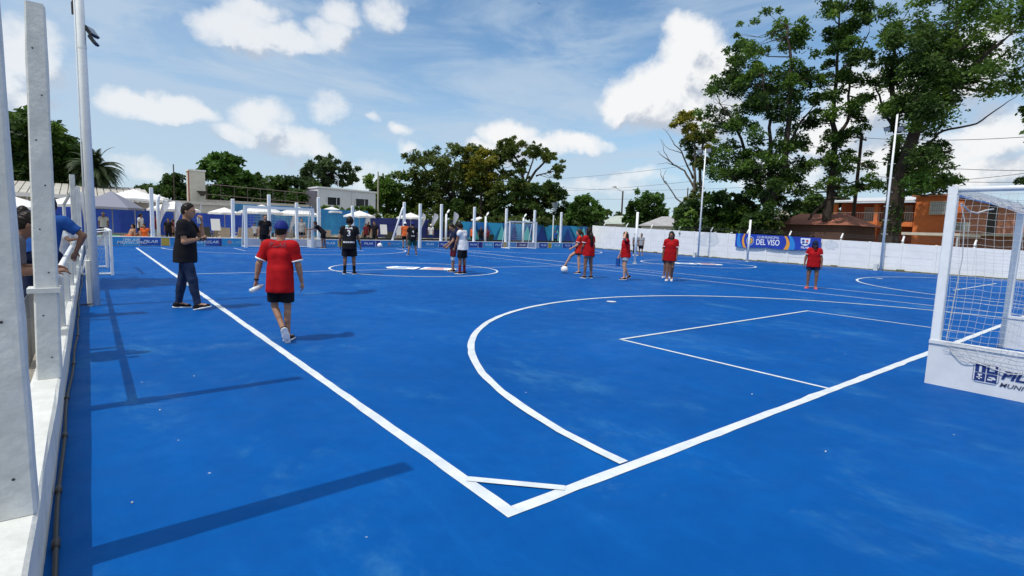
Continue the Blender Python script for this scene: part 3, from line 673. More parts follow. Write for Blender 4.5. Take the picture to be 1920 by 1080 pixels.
# irregular patches on the wall near the banner, greyer than the rest
gr_ = mat('grey_wall_patch', (.52, .55, .58), .85, vscale=7, col2=(.74, .75, .75))
def wall_patch(y0, y1, z0, z1, nm='greyer_patch'):
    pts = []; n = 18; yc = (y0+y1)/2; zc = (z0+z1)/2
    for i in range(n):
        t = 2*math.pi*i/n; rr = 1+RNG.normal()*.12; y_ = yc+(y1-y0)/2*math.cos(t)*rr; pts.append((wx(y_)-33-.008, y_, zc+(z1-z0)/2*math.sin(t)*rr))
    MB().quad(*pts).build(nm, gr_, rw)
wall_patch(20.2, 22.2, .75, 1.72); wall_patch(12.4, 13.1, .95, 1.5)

# ---------------------------------------------------------------- club area beyond the barrier
deck = mat('sand_deck', (.42, .36, .26), .9, vscale=.8, col2=(.30, .25, .17), bump=.3, bscale=10)
tag(MB().quad((-30, 33.9, -.006), (36, 33.9, -.006), (42, 52, -.006), (-30, 52, -.006)).build('pool_deck', deck), kind='structure')
gl_ = mat('lawn', (.06, .11, .025), .95, vscale=3, col2=(.10, .15, .04), bump=.8, bscale=30)
tag(MB().quad((22, 34.2, -.002), (36, 34.2, -.002), (38, 40, -.002), (22, 40, -.002)).build('lawn', gl_), kind='structure')
def flat(px0, px1, y, d, h, m, name, label, cat, grp=None):
    x0 = onY(px0, 440, y).x; x1 = onY(px1, 440, y).x; b = MB(); b.box(0, 0, 0, x1-x0, d, h); b.box(.1, .1, h, x1-x0-.1, d-.1, h+.05); o = b.build(name, m); o.location = (x0, y, 0); return tag(o, label, cat, grp)
flat(184, 232, 37, 3.2, .32, mat('green_mat', (.10, .30, .16), .8, .15), 'foam_mat', 'long green padded mat beside the grey tent', 'mat')
flat(233, 284, 37, 2.8, .22, mat('ochre_mat', (.50, .34, .10), .8, .2), 'foam_mat', 'long ochre padded mat where people lie', 'mat')
flat(790, 838, 37.5, 1.0, .3, mat('red_mat', (.45, .10, .05), .8, .4, 3, col2=(.6, .5, .1)), 'foam_mat', 'red and yellow padded mat under the feather flags', 'mat')
# blue banner fences
def bannerfence(px0, py0, px1, py1, y, z0, z1, k, label, tri=False, x0=None, x1=None):
    xa = onY(px0, 420, y).x; xb = onY(px1, 420, y).x; e = empty('fence_banner', (xa, y, 0)); tag(e, label, 'banner'); Wd = xb-xa
    b = MB(); n = max(2, int(Wd/.4))
    for i in range(n):
        for j in range(3):
            o0 = .05*math.sin(i*1.3)+.03*math.sin(i*.37+j); o1 = .05*math.sin((i+1)*1.3)+.03*math.sin((i+1)*.37+j)
            za = z0+(z1-z0)*j/3; zb = z0+(z1-z0)*(j+1)/3; b.quad((Wd*i/n, o0, za), (Wd*(i+1)/n, o1, za), (Wd*(i+1)/n, o1, zb), (Wd*i/n, o0, zb))
    b.build('cloth', k, e)
    for i in range(int(Wd/3)+1): MB().tube([(min(i*3, Wd), .1, 0), (min(i*3, Wd), .1, z1+.1)], .04, 6).build('pole', steel_g, e)
    if tri:
        rr = random.Random(3); mm = [mat('tri_sky', (.03, .38, .72), .6), mat('tri_aqua', (.16, .66, .74), .6), mat('tri_blue', (.015, .18, .58), .6), mat('tri_deep', (.008, .05, .34), .6)]
        x = 0.; i = 0
        while x < Wd-1.0:
            w_ = rr.uniform(.9, 1.9); w_ = min(w_, Wd-x); h_ = z1-z0
            o = -.09-.004*(i % 3)
            if i % 2: p_ = [(x, o, z0+.02), (x+w_, o, z0+.02), (x+w_*rr.uniform(.3, .7), o, z0+h_*rr.uniform(.7, .98))]
            else: p_ = [(x, o, z1-.02), (x+w_*rr.uniform(.3, .7), o, z0+h_*rr.uniform(.02, .4)), (x+w_, o, z1-.02)]
            MB().quad(*p_).build('printed_triangle', mm[i % 4], e); x += w_*.62; i += 1
    return e
bl1 = mat('mesh_blue', (.012, .04, .36), .7, vscale=.7, col2=(.012, .09, .48)); bl2 = mat('mesh_sky', (.012, .14, .42), .7, vscale=.7, col2=(.03, .30, .55)); bl3 = mat('mesh_navy', (.012, .025, .16), .7, .3)
bannerfence(20, 0, 282, 0, 45, .35, 2.0, bl1, 'royal blue screen behind the pool area at left')
bannerfence(286, 0, 478, 0, 46.5, .2, 1.9, bl1, 'royal blue screen behind the chairs left of the far goal')
bannerfence(440, 0, 588, 0, 47, .5, 2.75, mat('mesh_sky2', (.008, .10, .36), .7, vscale=.9, col2=(.07, .30, .48)), 'tall light blue banner rising behind the far goal')
bannerfence(560, 0, 600, 0, 46, .3, 2.2, bl2, 'light blue screen behind the right half of the far goal')
bannerfence(602, 0, 690, 0, 45, .5, 2.6, bl2, 'bright blue screen behind the player with number 3')
bannerfence(695, 0, 870, 0, 47, .3, 2.1, bl3, 'dark navy screen behind the feather flags')
bannerfence(862, 0, 1102, 0, 40, .25, 2.0, mat('tri_base', (.015, .12, .45), .6, vscale=.5, col2=(.03, .28, .62)), 'blue banner printed with aqua triangles behind the second pitch goal', tri=True)

# low building with white corrugated roof (left), wall and railings
wh = mat('cream_render', (.50, .47, .42), .85, .15, .8); dk = mat('near_black_and_shade', (.05, .045, .04), .8)  # near-black for the lamp, and painted shade for the door recess
lbld = empty('club_building', (-12, 50, 0)); tag(lbld, 'long low club building with pale corrugated roof behind the pool area', 'building')
L1 = onY(284, 400, 50).x+12
MB().box(0, 0, 0, L1, 6, 2.55).build('wall', wh, lbld)
rf = MB(); n = int(L1/.42)
for i in range(n):
    x = i*.42; rf.hexa([(x, -1.4, 2.72), (x+.36, -1.4, 2.72), (x+.36, 5, 3.75), (x, 5, 3.75), (x, -1.4, 2.80), (x+.36, -1.4, 2.80), (x+.36, 5, 3.83), (x, 5, 3.83)])
rf.hexa([(0, -1.35, 2.66), (L1, -1.35, 2.66), (L1, 5, 3.68), (0, 5, 3.68), (0, -1.35, 2.71), (L1, -1.35, 2.71), (L1, 5, 3.73), (0, 5, 3.73)])
rf.build('roof', mat('sheet_metal', (.50, .49, .45), .6, vscale=1.5, col2=(.36, .34, .30)), lbld)
MB().box(0, -1.5, 2.55, L1, -1.36, 2.82).build('fascia', mat('fascia_white', (.72, .72, .70), .6), lbld)
for i in range(9):
    x = 5+i*3.1
    if x < L1-2:
        MB().box(x, -.03, .9, x+1.3, .0, 2.1).build('window', mat('window_dark', (.02, .025, .03), .15), lbld)
for i in range(8): MB().tube([(2+i*3.4, -1.3, 0), (2+i*3.4, -1.3, 2.6)], .05, 6).build('veranda_post', steel_g, lbld)
# beige tower
tx = onY(356, 380, 52).x; tx1 = onY(386, 380, 52).x; tz = onY(370, 321, 52).z
tw = empty('water_tower', (tx, 52, 0)); tag(tw, 'square cream coloured masonry tank tower above the club roof', 'tower')
MB().box(0, 0, 0, tx1-tx, 1.6, tz).build('shaft', mat('cream_wall', (.62, .58, .48), .8, .08), tw)
MB().box(-.06, -.06, tz, tx1-tx+.06, 1.66, tz+.12).build('cap', concrete_w2, tw)
MB().box(-.09, -.02, 0, -.002, .06, tz).build('side_fin', mat('brick_red_paint', (.40, .12, .08), .8), tw)
fl = MB().tube([(.85, -.5, 3.35), (.85, -.5, 3.6), (.85, -.5, 3.75)], [.12, .3, .45], 10); fl.tube([(.85, 0, 3.4), (.85, -.5, 3.4)], .04, 5); fl.build('lamp', dk, tw)
cwall = empty('garden_wall', (onY(284, 400, 51).x, 51, 0)); tag(cwall, 'plain beige wall with pale coping under the cream tower', 'wall')
cw_L = onY(440, 400, 51).x-onY(284, 400, 51).x; MB().box(0, 0, 0, cw_L, .3, 2.62).build('wall_body', wh, cwall); MB().box(-.05, -.08, 2.62, cw_L+.05, .38, 2.86).build('coping', mat('coping_beige', (.58, .56, .50), .7, .1), cwall)
bk0, bk1 = fx(606, 34.3), fx(1076, 34.3); bke = MB().box(0, 0, 0, bk1-bk0, .12, .60).build('shadow_strip', mat('black_shadow_strip', (.015, .018, .02), .7, .3)); bke.location = (bk0, 34.35, 0); tag(bke, 'low dark strip behind the far barrier coping, standing for pool deck shadow', 'shadow_strip')  # dark strip added to stand for the pool deck shadow
# dark raised terrace with railings
rx0, rx1 = onY(388, 380, 54).x, onY(578, 380, 54).x
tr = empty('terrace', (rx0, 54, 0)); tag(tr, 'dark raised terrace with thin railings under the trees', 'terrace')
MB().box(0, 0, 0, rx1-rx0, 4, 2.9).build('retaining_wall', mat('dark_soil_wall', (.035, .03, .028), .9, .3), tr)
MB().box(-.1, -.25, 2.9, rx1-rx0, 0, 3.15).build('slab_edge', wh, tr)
b = MB(); 
for z in (3.6, 4.5): b.tube([(0, -.1, z), (rx1-rx0, -.1, z-.25)], .035, 5)
for i in range(9): b.tube([((rx1-rx0)*i/8, -.1, 3.1), ((rx1-rx0)*i/8, -.1, 4.45-.03*i)], .03, 5)
b.build('railing', mat('rust_rail', (.13, .10, .09), .7), tr)
# white building with two windows
wy = 62
x0 = onY(597, 380, wy).x; x1 = onY(704, 380, wy).x; zt0 = onY(597, 352, wy).z; zt1 = onY(704, 362, wy).z
wb = empty('white_building', (x0, wy, 0)); tag(wb, 'white box shaped two storey building with two dark windows in the middle distance', 'building'); W_ = x1-x0
wc = mat('white_render', (.62, .63, .66), .8, .06, 1.5)
MB().hexa([(0, 0, 0), (W_, 0, 0), (W_, 7, 0), (0, 7, 0), (0, 0, zt0), (W_, 0, zt1), (W_, 7, zt1), (0, 7, zt0)]).build('wall', wc, wb)
MB().hexa([(-.1, -.12, zt0), (W_+.1, -.12, zt1), (W_+.1, 7.1, zt1), (-.1, 7.1, zt0), (-.1, -.12, zt0+.16), (W_+.1, -.12, zt1+.16), (W_+.1, 7.1, zt1+.16), (-.1, 7.1, zt0+.16)]).build('parapet', mat('parapet_w', (.75, .75, .76), .8), wb)
MB().box(-1.3, 0.3, 0, -.003, 7, zt0-.35).build('side_wing', mat('mauve_render', (.22, .20, .24), .8, .2), wb)
for (pa, pb, pc, pd) in ((614, 637, 371, 384), (667, 690, 374, 387)):
    a_ = onY(pa, pd, wy); c_ = onY(pb, pc, wy); win = MB().box(a_.x-x0, -.05, a_.z, c_.x-x0, -.003, c_.z).build('window', mat('window_dark', (.02, .025, .03), .15), wb)
    fw = MB(); fw.box(a_.x-x0-.09, -.09, a_.z-.09, a_.x-x0, -.003, c_.z+.09); fw.box(c_.x-x0, -.09, a_.z-.09, c_.x-x0+.09, -.003, c_.z+.09); fw.box(a_.x-x0, -.09, c_.z, c_.x-x0, -.003, c_.z+.09); fw.box(a_.x-x0, -.09, a_.z-.09, c_.x-x0, -.003, a_.z); fw.box((a_.x+c_.x)/2-x0+.3, -.07, a_.z, (a_.x+c_.x)/2-x0+.36, -.05, c_.z)
    fw.build('window_frame', wc, win)
q0 = onY(660, 352, wy-.05); MB().tube([(q0.x-x0, -.06, 0), (q0.x-x0, -.06, zt1)], .05, 6).build('down_pipe', wc, wb)
# flag with mast dish on roof
q0 = onY(634, 332, wy+3); MB().tube([(q0.x-x0, 3, zt0), (q0.x-x0, 3, q0.z), (q0.x-x0-.5, 3, q0.z+.3)], .05, 5).build('roof_mast', steel_g, wb)

# umbrellas
um_m = fabric_w; pole_m = mat('pole_grey', (.35, .35, .36), .5)
def umbrella(px, prim, wpx, y, label, hgt=None, sq=False, m=None):
    c = onY(px, prim, y); r = wpx/2*y/1004*1.02*1.12
    e = empty('parasol', (c.x, y, 0)); tag(e, label, 'parasol', 'white parasols of the pool area' if not m else None); z = c.z; hh = (hgt or .27)*r*1.3
    b = MB(); n = 4 if sq else 8; k = 0; b.v.append((0, 0, z+hh))
    for ring, (f, zz) in enumerate(((.5, z+hh*.52), (1., z))):
        for i in range(n*2):
            t = math.pi*i/n+.4; sc = (1 if i % 2 == 0 else math.cos(math.pi/n)*.985); b.v.append((r*f*sc*math.cos(t), r*f*sc*math.sin(t), zz-(0 if i % 2 == 0 else -.03*f)))
    for i in range(2*n): b.f.append((0, 1+i, 1+(i+1) % (2*n))); b.f.append((1+i, 1+2*n+i, 1+2*n+(i+1) % (2*n), 1+(i+1) % (2*n)))
    for i in range(2*n): a_ = 1+2*n+i; c_ = 1+2*n+(i+1) % (2*n); k = len(b.v); b.v += [tuple(Vector(b.v[a_])-Vector((0, 0, .13))), tuple(Vector(b.v[c_])-Vector((0, 0, .13)))]; b.f.append((a_, k, k+1, c_))
    b.build('canopy', m or um_m, e)
    MB().tube([(0, 0, 0), (0, 0, z+hh+.06)], .028, 6).build('pole', pole_m, e); MB().tube([(0, 0, 0), (0, 0, .08)], .24, 10).build('base', pole_m, e)
    rb = MB()
    for i in range(n): t = 2*math.pi*i/n+.4; rb.tube([(0, 0, z+hh*.6), (r*.9*math.cos(t), r*.9*math.sin(t), z-.0)], .012, 4, False)
    rb.build('rib', pole_m, e)
for (px, pr, wpx, y, lb_) in ((30, 388, 70, 40, 'white parasol half hidden behind the nearest post'), (133, 384, 62, 41, 'white parasol right of the second tall post'), (252, 374, 78, 44, 'wide white parasol right of the grey tent'), (285, 372, 40, 47, 'white parasol mostly hidden behind the wide one'),
                              (326, 393, 66, 41, 'white parasol behind the feather flags, left of the man in black'), (421, 399, 44, 42, 'small white parasol right of the man in black'), (491, 398, 66, 40, 'white parasol seen through the far goal, left one'), (559, 402, 68, 40, 'white parasol seen through the far goal, right one'),
                              (622, 397, 46, 46, 'white parasol in front of the white building, left one'), (674, 405, 52, 41, 'white parasol above the player with number 3'), (612, 393, 28, 50, 'small distant white parasol'), (770, 408, 50, 41, 'white parasol between the braced post and the free standing post'), (899, 412, 34, 46, 'small white parasol under the wide tree')):
    umbrella(px, pr, wpx, y, lb_)
umbrella(210, 389, 78, 40, 'grey pointed tent canopy left of the wide parasol', .42, True, mat('grey_canvas', (.20, .21, .27), .8))
# feather flags
def feather(px, ptop, pbot, y, wd, lean, label, m=None):
    wd *= .78
    c = onY(px, ptop, y); bt_ = max(0.1, onY(px, pbot, y).z); e = empty('feather_flag', (c.x, y, 0)); tag(e, label, 'flag', 'white feather flags'); H = c.z
    b = MB(); n = 18; k = 0
    def half(t): return wd*(.08+.92*t**1.2)*min(1, (1-t)*5+.02)**.5
    pr = None
    for i in range(n+1):
        t = i/n; z = bt_+(H-bt_)*t; x = lean*t*t; p_ = [(x, .05*math.sin(t*4), z), (x+half(t), .10*math.sin(t*5+1), z-.04)]
        if pr: b.quad(pr[0], pr[1], p_[1], p_[0])
        pr = p_
    b.build('sail', m or mat('flag_cloth', (.66, .68, .76), .7, .08, 3, trans=.3), e)
    MB().tube([(0, 0, 0), (0, 0, bt_)]+[(lean*(i/6)**2, 0, bt_+(H-bt_)*i/6) for i in range(1, 7)], .02, 5).build('pole', pole_m, e)
    MB().tube([(0, 0, 0), (0, 0, .1)], .2, 8).build('base', pole_m, e)
for a_ in ((155, 356, 420, 37, .8, -.4, 'pale feather flag beside the light pole'), (298, 374, 420, 38, .6, .25, 'pale feather flag between two white posts at left'), (326, 376, 425, 38, .75, .1, 'pale feather flag behind the head of the man in black'), (543, 398, 440, 39, .6, .3, 'pale feather flag seen through the far goal'), (683, 402, 438, 40, .45, .2, 'pale feather flag right of the player with number 3'),
           (789, 399, 440, 41, .5, .2, 'pale feather flag behind the free standing post'), (808, 399, 438, 42, .75, .4, 'pale feather flag leaning left of the twin posts'), (850, 397, 432, 42, .8, .1, 'pale feather flag behind the player in the white shirt')):
    feather(*a_)
# chairs
ch_t = mat('taupe_plastic', (.42, .36, .30), .6, .1); ch_d = mat('dark_plastic', (.04, .05, .045), .5)
def chair(m, name='lounge_chair'):
    e = empty(name); s = .58
    MB().hexa([(-.28, -.28, .38), (.28, -.28, .38), (.28, .27, .34), (-.28, .27, .34), (-.28, -.28, .43), (.28, -.28, .43), (.28, .27, .39), (-.28, .27, .39)]).build('seat', m, e)
    MB().hexa([(-.27, .25, .4), (.27, .25, .4), (.27, .29, .4), (-.27, .29, .4), (-.25, .43, .98), (.25, .43, .98), (.25, .47, .98), (-.25, .47, .98)]).build('backrest', m, e)
    for sx_ in (-1, 1):
        MB().box(sx_*.30-.025, -.28, .60, sx_*.30+.025, .33, .64).build('armrest', m, e)
        for sy in (-1, 1): MB().tube([(sx_*.29, sy*.27, 0), (sx_*.27, sy*.25, .62 if sy < 0 else .5)], .022, 6).build('leg', m, e)
    return e
c0 = chair(ch_t); reg(c0); c1_ = chair(ch_d, 'plastic_chair'); reg(c1_)
cl_ = [(421, 446, 38, 180, 0, 'taupe chair right of the man in black'), (388, 440, 39.5, 160, 1, 'dark chair with its back to the blue screen'), (403, 446, 41, 200, 0, 'taupe chair beside the dark one'), (466, 443, 39, 170, 0, 'taupe chair just left of the goalkeeper'), (450, 446, 40, 190, 0, 'taupe chair behind the left goal post'),
       (475, 444, 41, 185, 0, 'taupe chair behind the left post of the far goal'), (540, 446, 40, 180, 0, 'taupe chair seen through the far goal net'), (571, 444, 40, 200, 0, 'taupe chair at the right half of the far goal'), (612, 443, 39, 170, 0, 'taupe chair beside the bending person'), (636, 444, 39, 190, 0, 'taupe chair left of the player with number 3'),
       (676, 444, 39, 200, 0, 'taupe chair right of the player with number 3'), (697, 446, 38, 175, 0, 'taupe chair between two players in black'), (728, 445, 39, 165, 1, 'dark chair right of the player with the ball'), (743, 446, 40, 195, 0, 'taupe chair left of the slanting brace'), (842, 444, 38, 190, 0, 'taupe chair left of the player in white'), (916, 446, 37, 180, 1, 'dark chair right of the small parasol')]
u0 = u1 = False
for (px, py, y, rz, kd, lb_) in cl_:
    if kd == 0: o = c0 if not u0 else copy_tree(c0); u0 = True
    else: o = c1_ if not u1 else copy_tree(c1_); u1 = True
    o.location = (onY(px, 440, y).x, y, 0); o.rotation_euler = (0, 0, R(rz)); tag(o, lb_, 'chair', 'chairs of the pool area')
# menu cards on easels
def easel(px, pz, y, label, lean=-8):
    c = onY(px, pz, y); e = empty('sign_board', (c.x, y, 0), R(lean)); tag(e, label, 'sign', 'white card signs')
    MB().hexa([(-.26, -.02, c.z-.38), (.26, -.02, c.z-.38), (.26, .0, c.z-.38), (-.26, .0, c.z-.38), (-.3, .05, c.z+.36), (.22, .05, c.z+.36), (.22, .07, c.z+.36), (-.3, .07, c.z+.36)]).build('card', mat('card_white', (.8, .8, .8), .6), e)
    MB().tube([(-.2, -.02, 0), (0, .03, c.z)], .015, 5).build('leg', ch_d, e); MB().tube([(.2, -.02, 0), (0, .03, c.z)], .015, 5).build('leg', ch_d, e); MB().tube([(0, .4, 0), (0, .05, c.z)], .015, 5).build('leg', ch_d, e)
easel(405, 421, 39, 'white card sign standing among the chairs right of the man in black'); easel(720, 430, 38.5, 'white card sign beside the dark player with the ball'); easel(749, 432, 38.5, 'white card sign left of the slanting brace', 8)

# far utility poles, wires
wood = mat('creosote_pole', (.06, .045, .035), .85, .3, 3)
def utility(px, ptop, dist, label, r=.13, arms=True, m=wood, cat='utility pole'):
    c = onD(px, ptop, dist); e = empty('utility_pole', (c.x, c.y, 0)); tag(e, label, cat); MB().tube([(0, 0, 0), (0, 0, c.z)], [r, r*.7], 8).build('pole', m, e)
    if arms: MB().box(-.9, -.05, c.z-.35, .9, .05, c.z-.25).build('cross_arm', m, e); b = MB(); [b.tube([(x, 0, c.z-.25), (x, 0, c.z-.08)], .04, 6) for x in (-.8, -.3, .3, .8)]; b.build('insulator', steel_g, e)
    return c
cA = utility(1616, 252, 47, 'dark wooden utility pole between the tall trees at right', .15)
utility(325, 308, 62, 'thin dark pole rising behind the club roof', .07, False)
utility(709, 322, 66, 'thin pale pole in front of the mid green trees', .12, False, mat('pole_pale', (.35, .32, .27), .8))
cB = utility(1168, 358, 85, 'dark short utility pole behind the round bush', .16, False)
utility(1290, 352, 60, 'thin dark pole behind the dry tree', .08, False)
sl = empty('street_lamp', (cB.x, cB.y, 0)); tag(sl, 'street lamp arm leaning out from the short utility pole', 'street lamp')
c2_ = onD(1152, 350, 85); MB().tube([(0, 0, 3), (0, 0, cB.z-.2), (c2_.x-cB.x, c2_.y-cB.y, c2_.z)], .07, 6).build('arm', steel_g, sl); MB().sphere((c2_.x-cB.x, c2_.y-cB.y, c2_.z), .45, .3, .15).build('lamp_head', steel_g, sl)
def wire(p, q, sag, label, r=.018):
    o = MB().tube([Vector(p).lerp(Vector(q), i/20)-Vector((0, 0, sag*4*(i/20)*(1-i/20))) for i in range(21)], r, 3, False).build('overhead_wire', dark_m); tag(o, label, 'wire', 'overhead wires')
def wpt(px, py, d): return onD(px, py, d)
wl = ['uppermost wire crossing from the far trees to the utility pole', 'long wire crossing the sky above the round bush', 'low wire above the white wall, upper', 'low wire above the white wall, lower']
for i, (a_, b_) in enumerate((((1020, 336, 95), (1616, 262, 47)), ((1040, 358, 95), (1616, 300, 47)), ((1060, 352, 90), (1500, 345, 60)), ((1080, 372, 90), (1520, 352, 60)))):
    wire(wpt(*a_), wpt(*b_), .5, wl[i])
for i, (pa, pb) in enumerate((((1616, 258, 47), (2050, 246, 40)), ((1616, 300, 47), (2050, 318, 42)), ((1640, 330, 50), (2050, 336, 44)), ((1640, 344, 50), (2050, 306, 44)))):
    wire(wpt(*pa), wpt(*pb), .3, ['uppermost wire over the orange house', 'second wire over the orange house', 'third wire over the orange house', 'lowest wire over the orange house'][i])

# ---------------------------------------------------------------- houses beyond the right wall
HX = 52.
def hy(px, X=HX): return onX(px, 420, X).y
def hz(px, py, X=HX): return onX(px, py, X).z
org = mat('orange_render', (.74, .20, .055), .8, .12, 1.2, .3, 10); org_shade = mat('orange_render_shade', (.42, .11, .05), .8, .15, 2)  # second orange is darkened to paint in the balcony shade
house = empty('orange_house', (HX, 0, 0)); tag(house, 'orange rendered two storey house with a balcony beyond the right wall', 'house')
y0, y1, y2 = hy(1712), hy(1800), hy(1560)
zt = hz(1750, 368)
MB().box(0, y1-.6, 0, 7, y0, zt).build('wall', org, house)
MB().box(1.6, y0+.003, 0, 7, y2, zt-.35).build('rear_wall', org_shade, house)
for (ya_, yb_) in ((y2-.3, y2), (hy(1640)-.15, hy(1640)+.15)): MB().box(0, ya_, 1.9, .3, yb_, zt-.5).build('pillar', org, house)
zb = hz(1620, 418)
MB().box(-.1, y0+.01, zb-.25, 1.6, y2+.1, zb+.12).build('balcony_slab', org, house)
b = MB()
for y_ in np.arange(y0+.1, y2, .18): b.tube([(0, y_, zb+.1), (0, y_, zb+.85)], .014, 4)
b.tube([(0, y0, zb+.86), (0, y2, zb+.86)], .025, 4); b.build('balcony_rail', mat('rail_wht', (.30, .28, .27), .6), house)
MB().hexa([(-.5, y0-.05, zt-.42), (7.3, y0-.05, zt+.1), (7.3, y2+.5, zt+.1), (-.5, y2+.5, zt-.42), (-.5, y0-.05, zt-.30), (7.3, y0-.05, zt+.5), (7.3, y2+.5, zt+.5), (-.5, y2+.5, zt-.30)]).build('roof', mat('roof_sheet', (.55, .56, .58), .5, .1), house)
MB().box(-.25, y1-.85, zt, 7.2, y0+.25, zt+.14).build('parapet', mat('parapet_r', (.40, .14, .07), .8), house)
def win(ya_, yb_, za_, zb_, grille=True, X=0.):
    wn = MB().box(X-.03, yb_, za_, X-.002, ya_, zb_).build('window', mat('glass_pale', (.45, .48, .46), .3), house)
    f_ = MB(); t_ = .07
    f_.box(X-.09, yb_-t_, za_-t_, X-.002, yb_, zb_+t_); f_.box(X-.09, ya_, za_-t_, X-.002, ya_+t_, zb_+t_); f_.box(X-.09, yb_, zb_, X-.002, ya_, zb_+t_); f_.box(X-.09, yb_, za_-t_, X-.002, ya_, za_)
    f_.build('window_frame', mat('frame_cream', (.62, .55, .40), .7), wn)
    if grille:
        g2_ = MB()
        for y_ in np.arange(yb_+.12, ya_, .14): g2_.tube([(X-.11, y_, za_-.03), (X-.11, y_, zb_+.03)], .012, 4)
        for z_ in np.linspace(za_+.1, zb_-.1, 3): g2_.tube([(X-.11, yb_, z_), (X-.11, ya_, z_)], .012, 4)
        g2_.build('grille', mat('grille_white', (.75, .75, .72), .6), wn)
win(hy(1742), hy(1781), hz(1760, 401), hz(1760, 379))
win(hy(1607)-.0, hy(1634), hz(1620, 417), hz(1620, 388), True, 1.6)
win(hy(1684), hy(1695), hz(1690, 411), hz(1690, 384), True, 1.6)
# brick house at the right edge with AC unit and awning
bx = 50.5
bh = empty('brick_house', (bx, 0, 0)); tag(bh, 'brick house with sloping roof seen through the goal net', 'house')
brick = bpy.data.materials.new('brickwork'); brick.use_nodes = True
bt_ = brick.node_tree.nodes.new('ShaderNodeTexBrick'); tcn = brick.node_tree.nodes.new('ShaderNodeTexCoord'); mpn = brick.node_tree.nodes.new('ShaderNodeMapping'); mpn.inputs['Rotation'].default_value = (0, R(90), R(90))
sepn = brick.node_tree.nodes.new('ShaderNodeSeparateXYZ'); cbn = brick.node_tree.nodes.new('ShaderNodeCombineXYZ'); brick.node_tree.links.new(tcn.outputs['Object'], sepn.inputs[0]); brick.node_tree.links.new(sepn.outputs[1], cbn.inputs[0]); brick.node_tree.links.new(sepn.outputs[2], cbn.inputs[1])
brick.node_tree.links.new(cbn.outputs[0], bt_.inputs['Vector']); bt_.inputs['Scale'].default_value = 3.2; bt_.inputs['Color1'].default_value = (.62, .22, .11, 1); bt_.inputs['Color2'].default_value = (.46, .15, .08, 1); bt_.inputs['Mortar'].default_value = (.36, .27, .2, 1); bt_.inputs['Mortar Size'].default_value = .03
brick.node_tree.links.new(bt_.outputs['Color'], brick.node_tree.nodes['Principled BSDF'].inputs['Base Color']); brick.node_tree.nodes['Principled BSDF'].inputs['Roughness'].default_value = .9
ya_ = onX(1803, 420, bx).y; yb_ = ya_-9; zr = onX(1822, 370, bx).z
pr = [(0, ya_, 0), (0, ya_, zr-.1), (0, ya_-1.2, zr), (0, yb_, zr-3.6), (0, yb_, 0)]
b = MB(); n = len(pr); b.v = pr+[(5, y_, z_) for (_, y_, z_) in pr]; b.f = [tuple(range(n))[::-1], tuple(range(n, 2*n))]+[(i, (i+1) % n, n+(i+1) % n, n+i) for i in range(n)]
b.build('wall', brick, bh)
MB().hexa([(-.35, ya_+.15, zr-.08), (5.2, ya_+.15, zr-.08), (5.2, ya_-1.2, zr+.03), (-.35, ya_-1.2, zr+.03), (-.35, ya_+.15, zr+.08), (5.2, ya_+.15, zr+.08), (5.2, ya_-1.2, zr+.18), (-.35, ya_-1.2, zr+.18)]).build('roof', mat('roof_tile_dark', (.20, .07, .05), .8, .2), bh)
MB().hexa([(-.35, ya_-1.2, zr+.03), (5.2, ya_-1.2, zr+.03), (5.2, yb_, zr-3.55), (-.35, yb_, zr-3.55), (-.35, ya_-1.2, zr+.18), (5.2, ya_-1.2, zr+.18), (5.2, yb_, zr-3.4), (-.35, yb_, zr-3.4)]).build('roof', mat('roof_edge', (.55, .36, .26), .8, .2), bh)
MB().box(-.02, onX(1871, 400, bx).y, 2.1, 0-.002, onX(1853, 400, bx).y, zr-.5).build('door_recess_shade', dk, bh)  # flat dark sheet painted in place of the recess shade
MB().box(-1.6, yb_, 2.15, -.01, ya_+.9, 2.30).build('awning', mat('awning_fibre', (.55, .50, .40), .7, .15), bh)
ac = empty('air_conditioner', (48.6, onX(1801, 425, 48.6).y, onX(1801, 433, 48.6).z)); tag(ac, 'white box air conditioner on the orange house wall beside the goal post', 'air conditioner')
MB().box(0, -.45, 0, .35, .45, .62).build('casing', mat('ac_white', (.74, .72, .64), .5), ac); b = MB(); [b.box(-.012, -.1, .08+i*.07, -.002, .36, .12+i*.07) for i in range(7)]; b.build('vent', mat('ac_vent', (.2, .2, .18), .6), ac)
MB().box(.02, -.4, -.08, .34, -.34, 0).build('bracket', steel_g, ac)
# sheds and low roofs over the wall
shd = mat('shed_roof', (.38, .36, .32), .8, .2); 
def shed(px0, px1, ptop, pbot, X, label, m, mw, hip=.5):
    ya2, yb2 = onX(px0, 420, X).y, onX(px1, 420, X).y; zt_ = onX((px0+px1)/2, ptop, X).z; zb_ = onX((px0+px1)/2, pbot, X).z
    e = empty('low_house', (X, yb2, 0)); tag(e, label, 'house'); D = ya2-yb2
    MB().box(.3, .3, 0, 6, D-.3, zb_).build('wall', mw, e)
    rfm = MB(); rfm.v = [(0, 0, zb_), (0, D, zb_), (6.5, D, zb_), (6.5, 0, zb_), (2.6, D*hip*.5+.2, zt_), (2.6, D*(1-hip*.35), zt_), (0, 0, zb_+.08), (0, D, zb_+.08)]
    rfm.f = [(0, 1, 5, 4), (1, 2, 5), (2, 3, 4, 5), (3, 0, 4)]; rfm.build('roof', m, e)
    return e
tile = mat('terracotta_tiles', (.30, .11, .065), .85, .25, 5, .8, 14)
shed(1452, 1590, 398, 421, 40, 'low house with hipped terracotta roof behind the banner', tile, mat('dark_brick', (.10, .05, .035), .9, .2), .35)
shed(1195, 1290, 404, 424, 44, 'low house with grey roof left of the first light pole', mat('fibre_cement', (.32, .32, .33), .85, .2), wh)
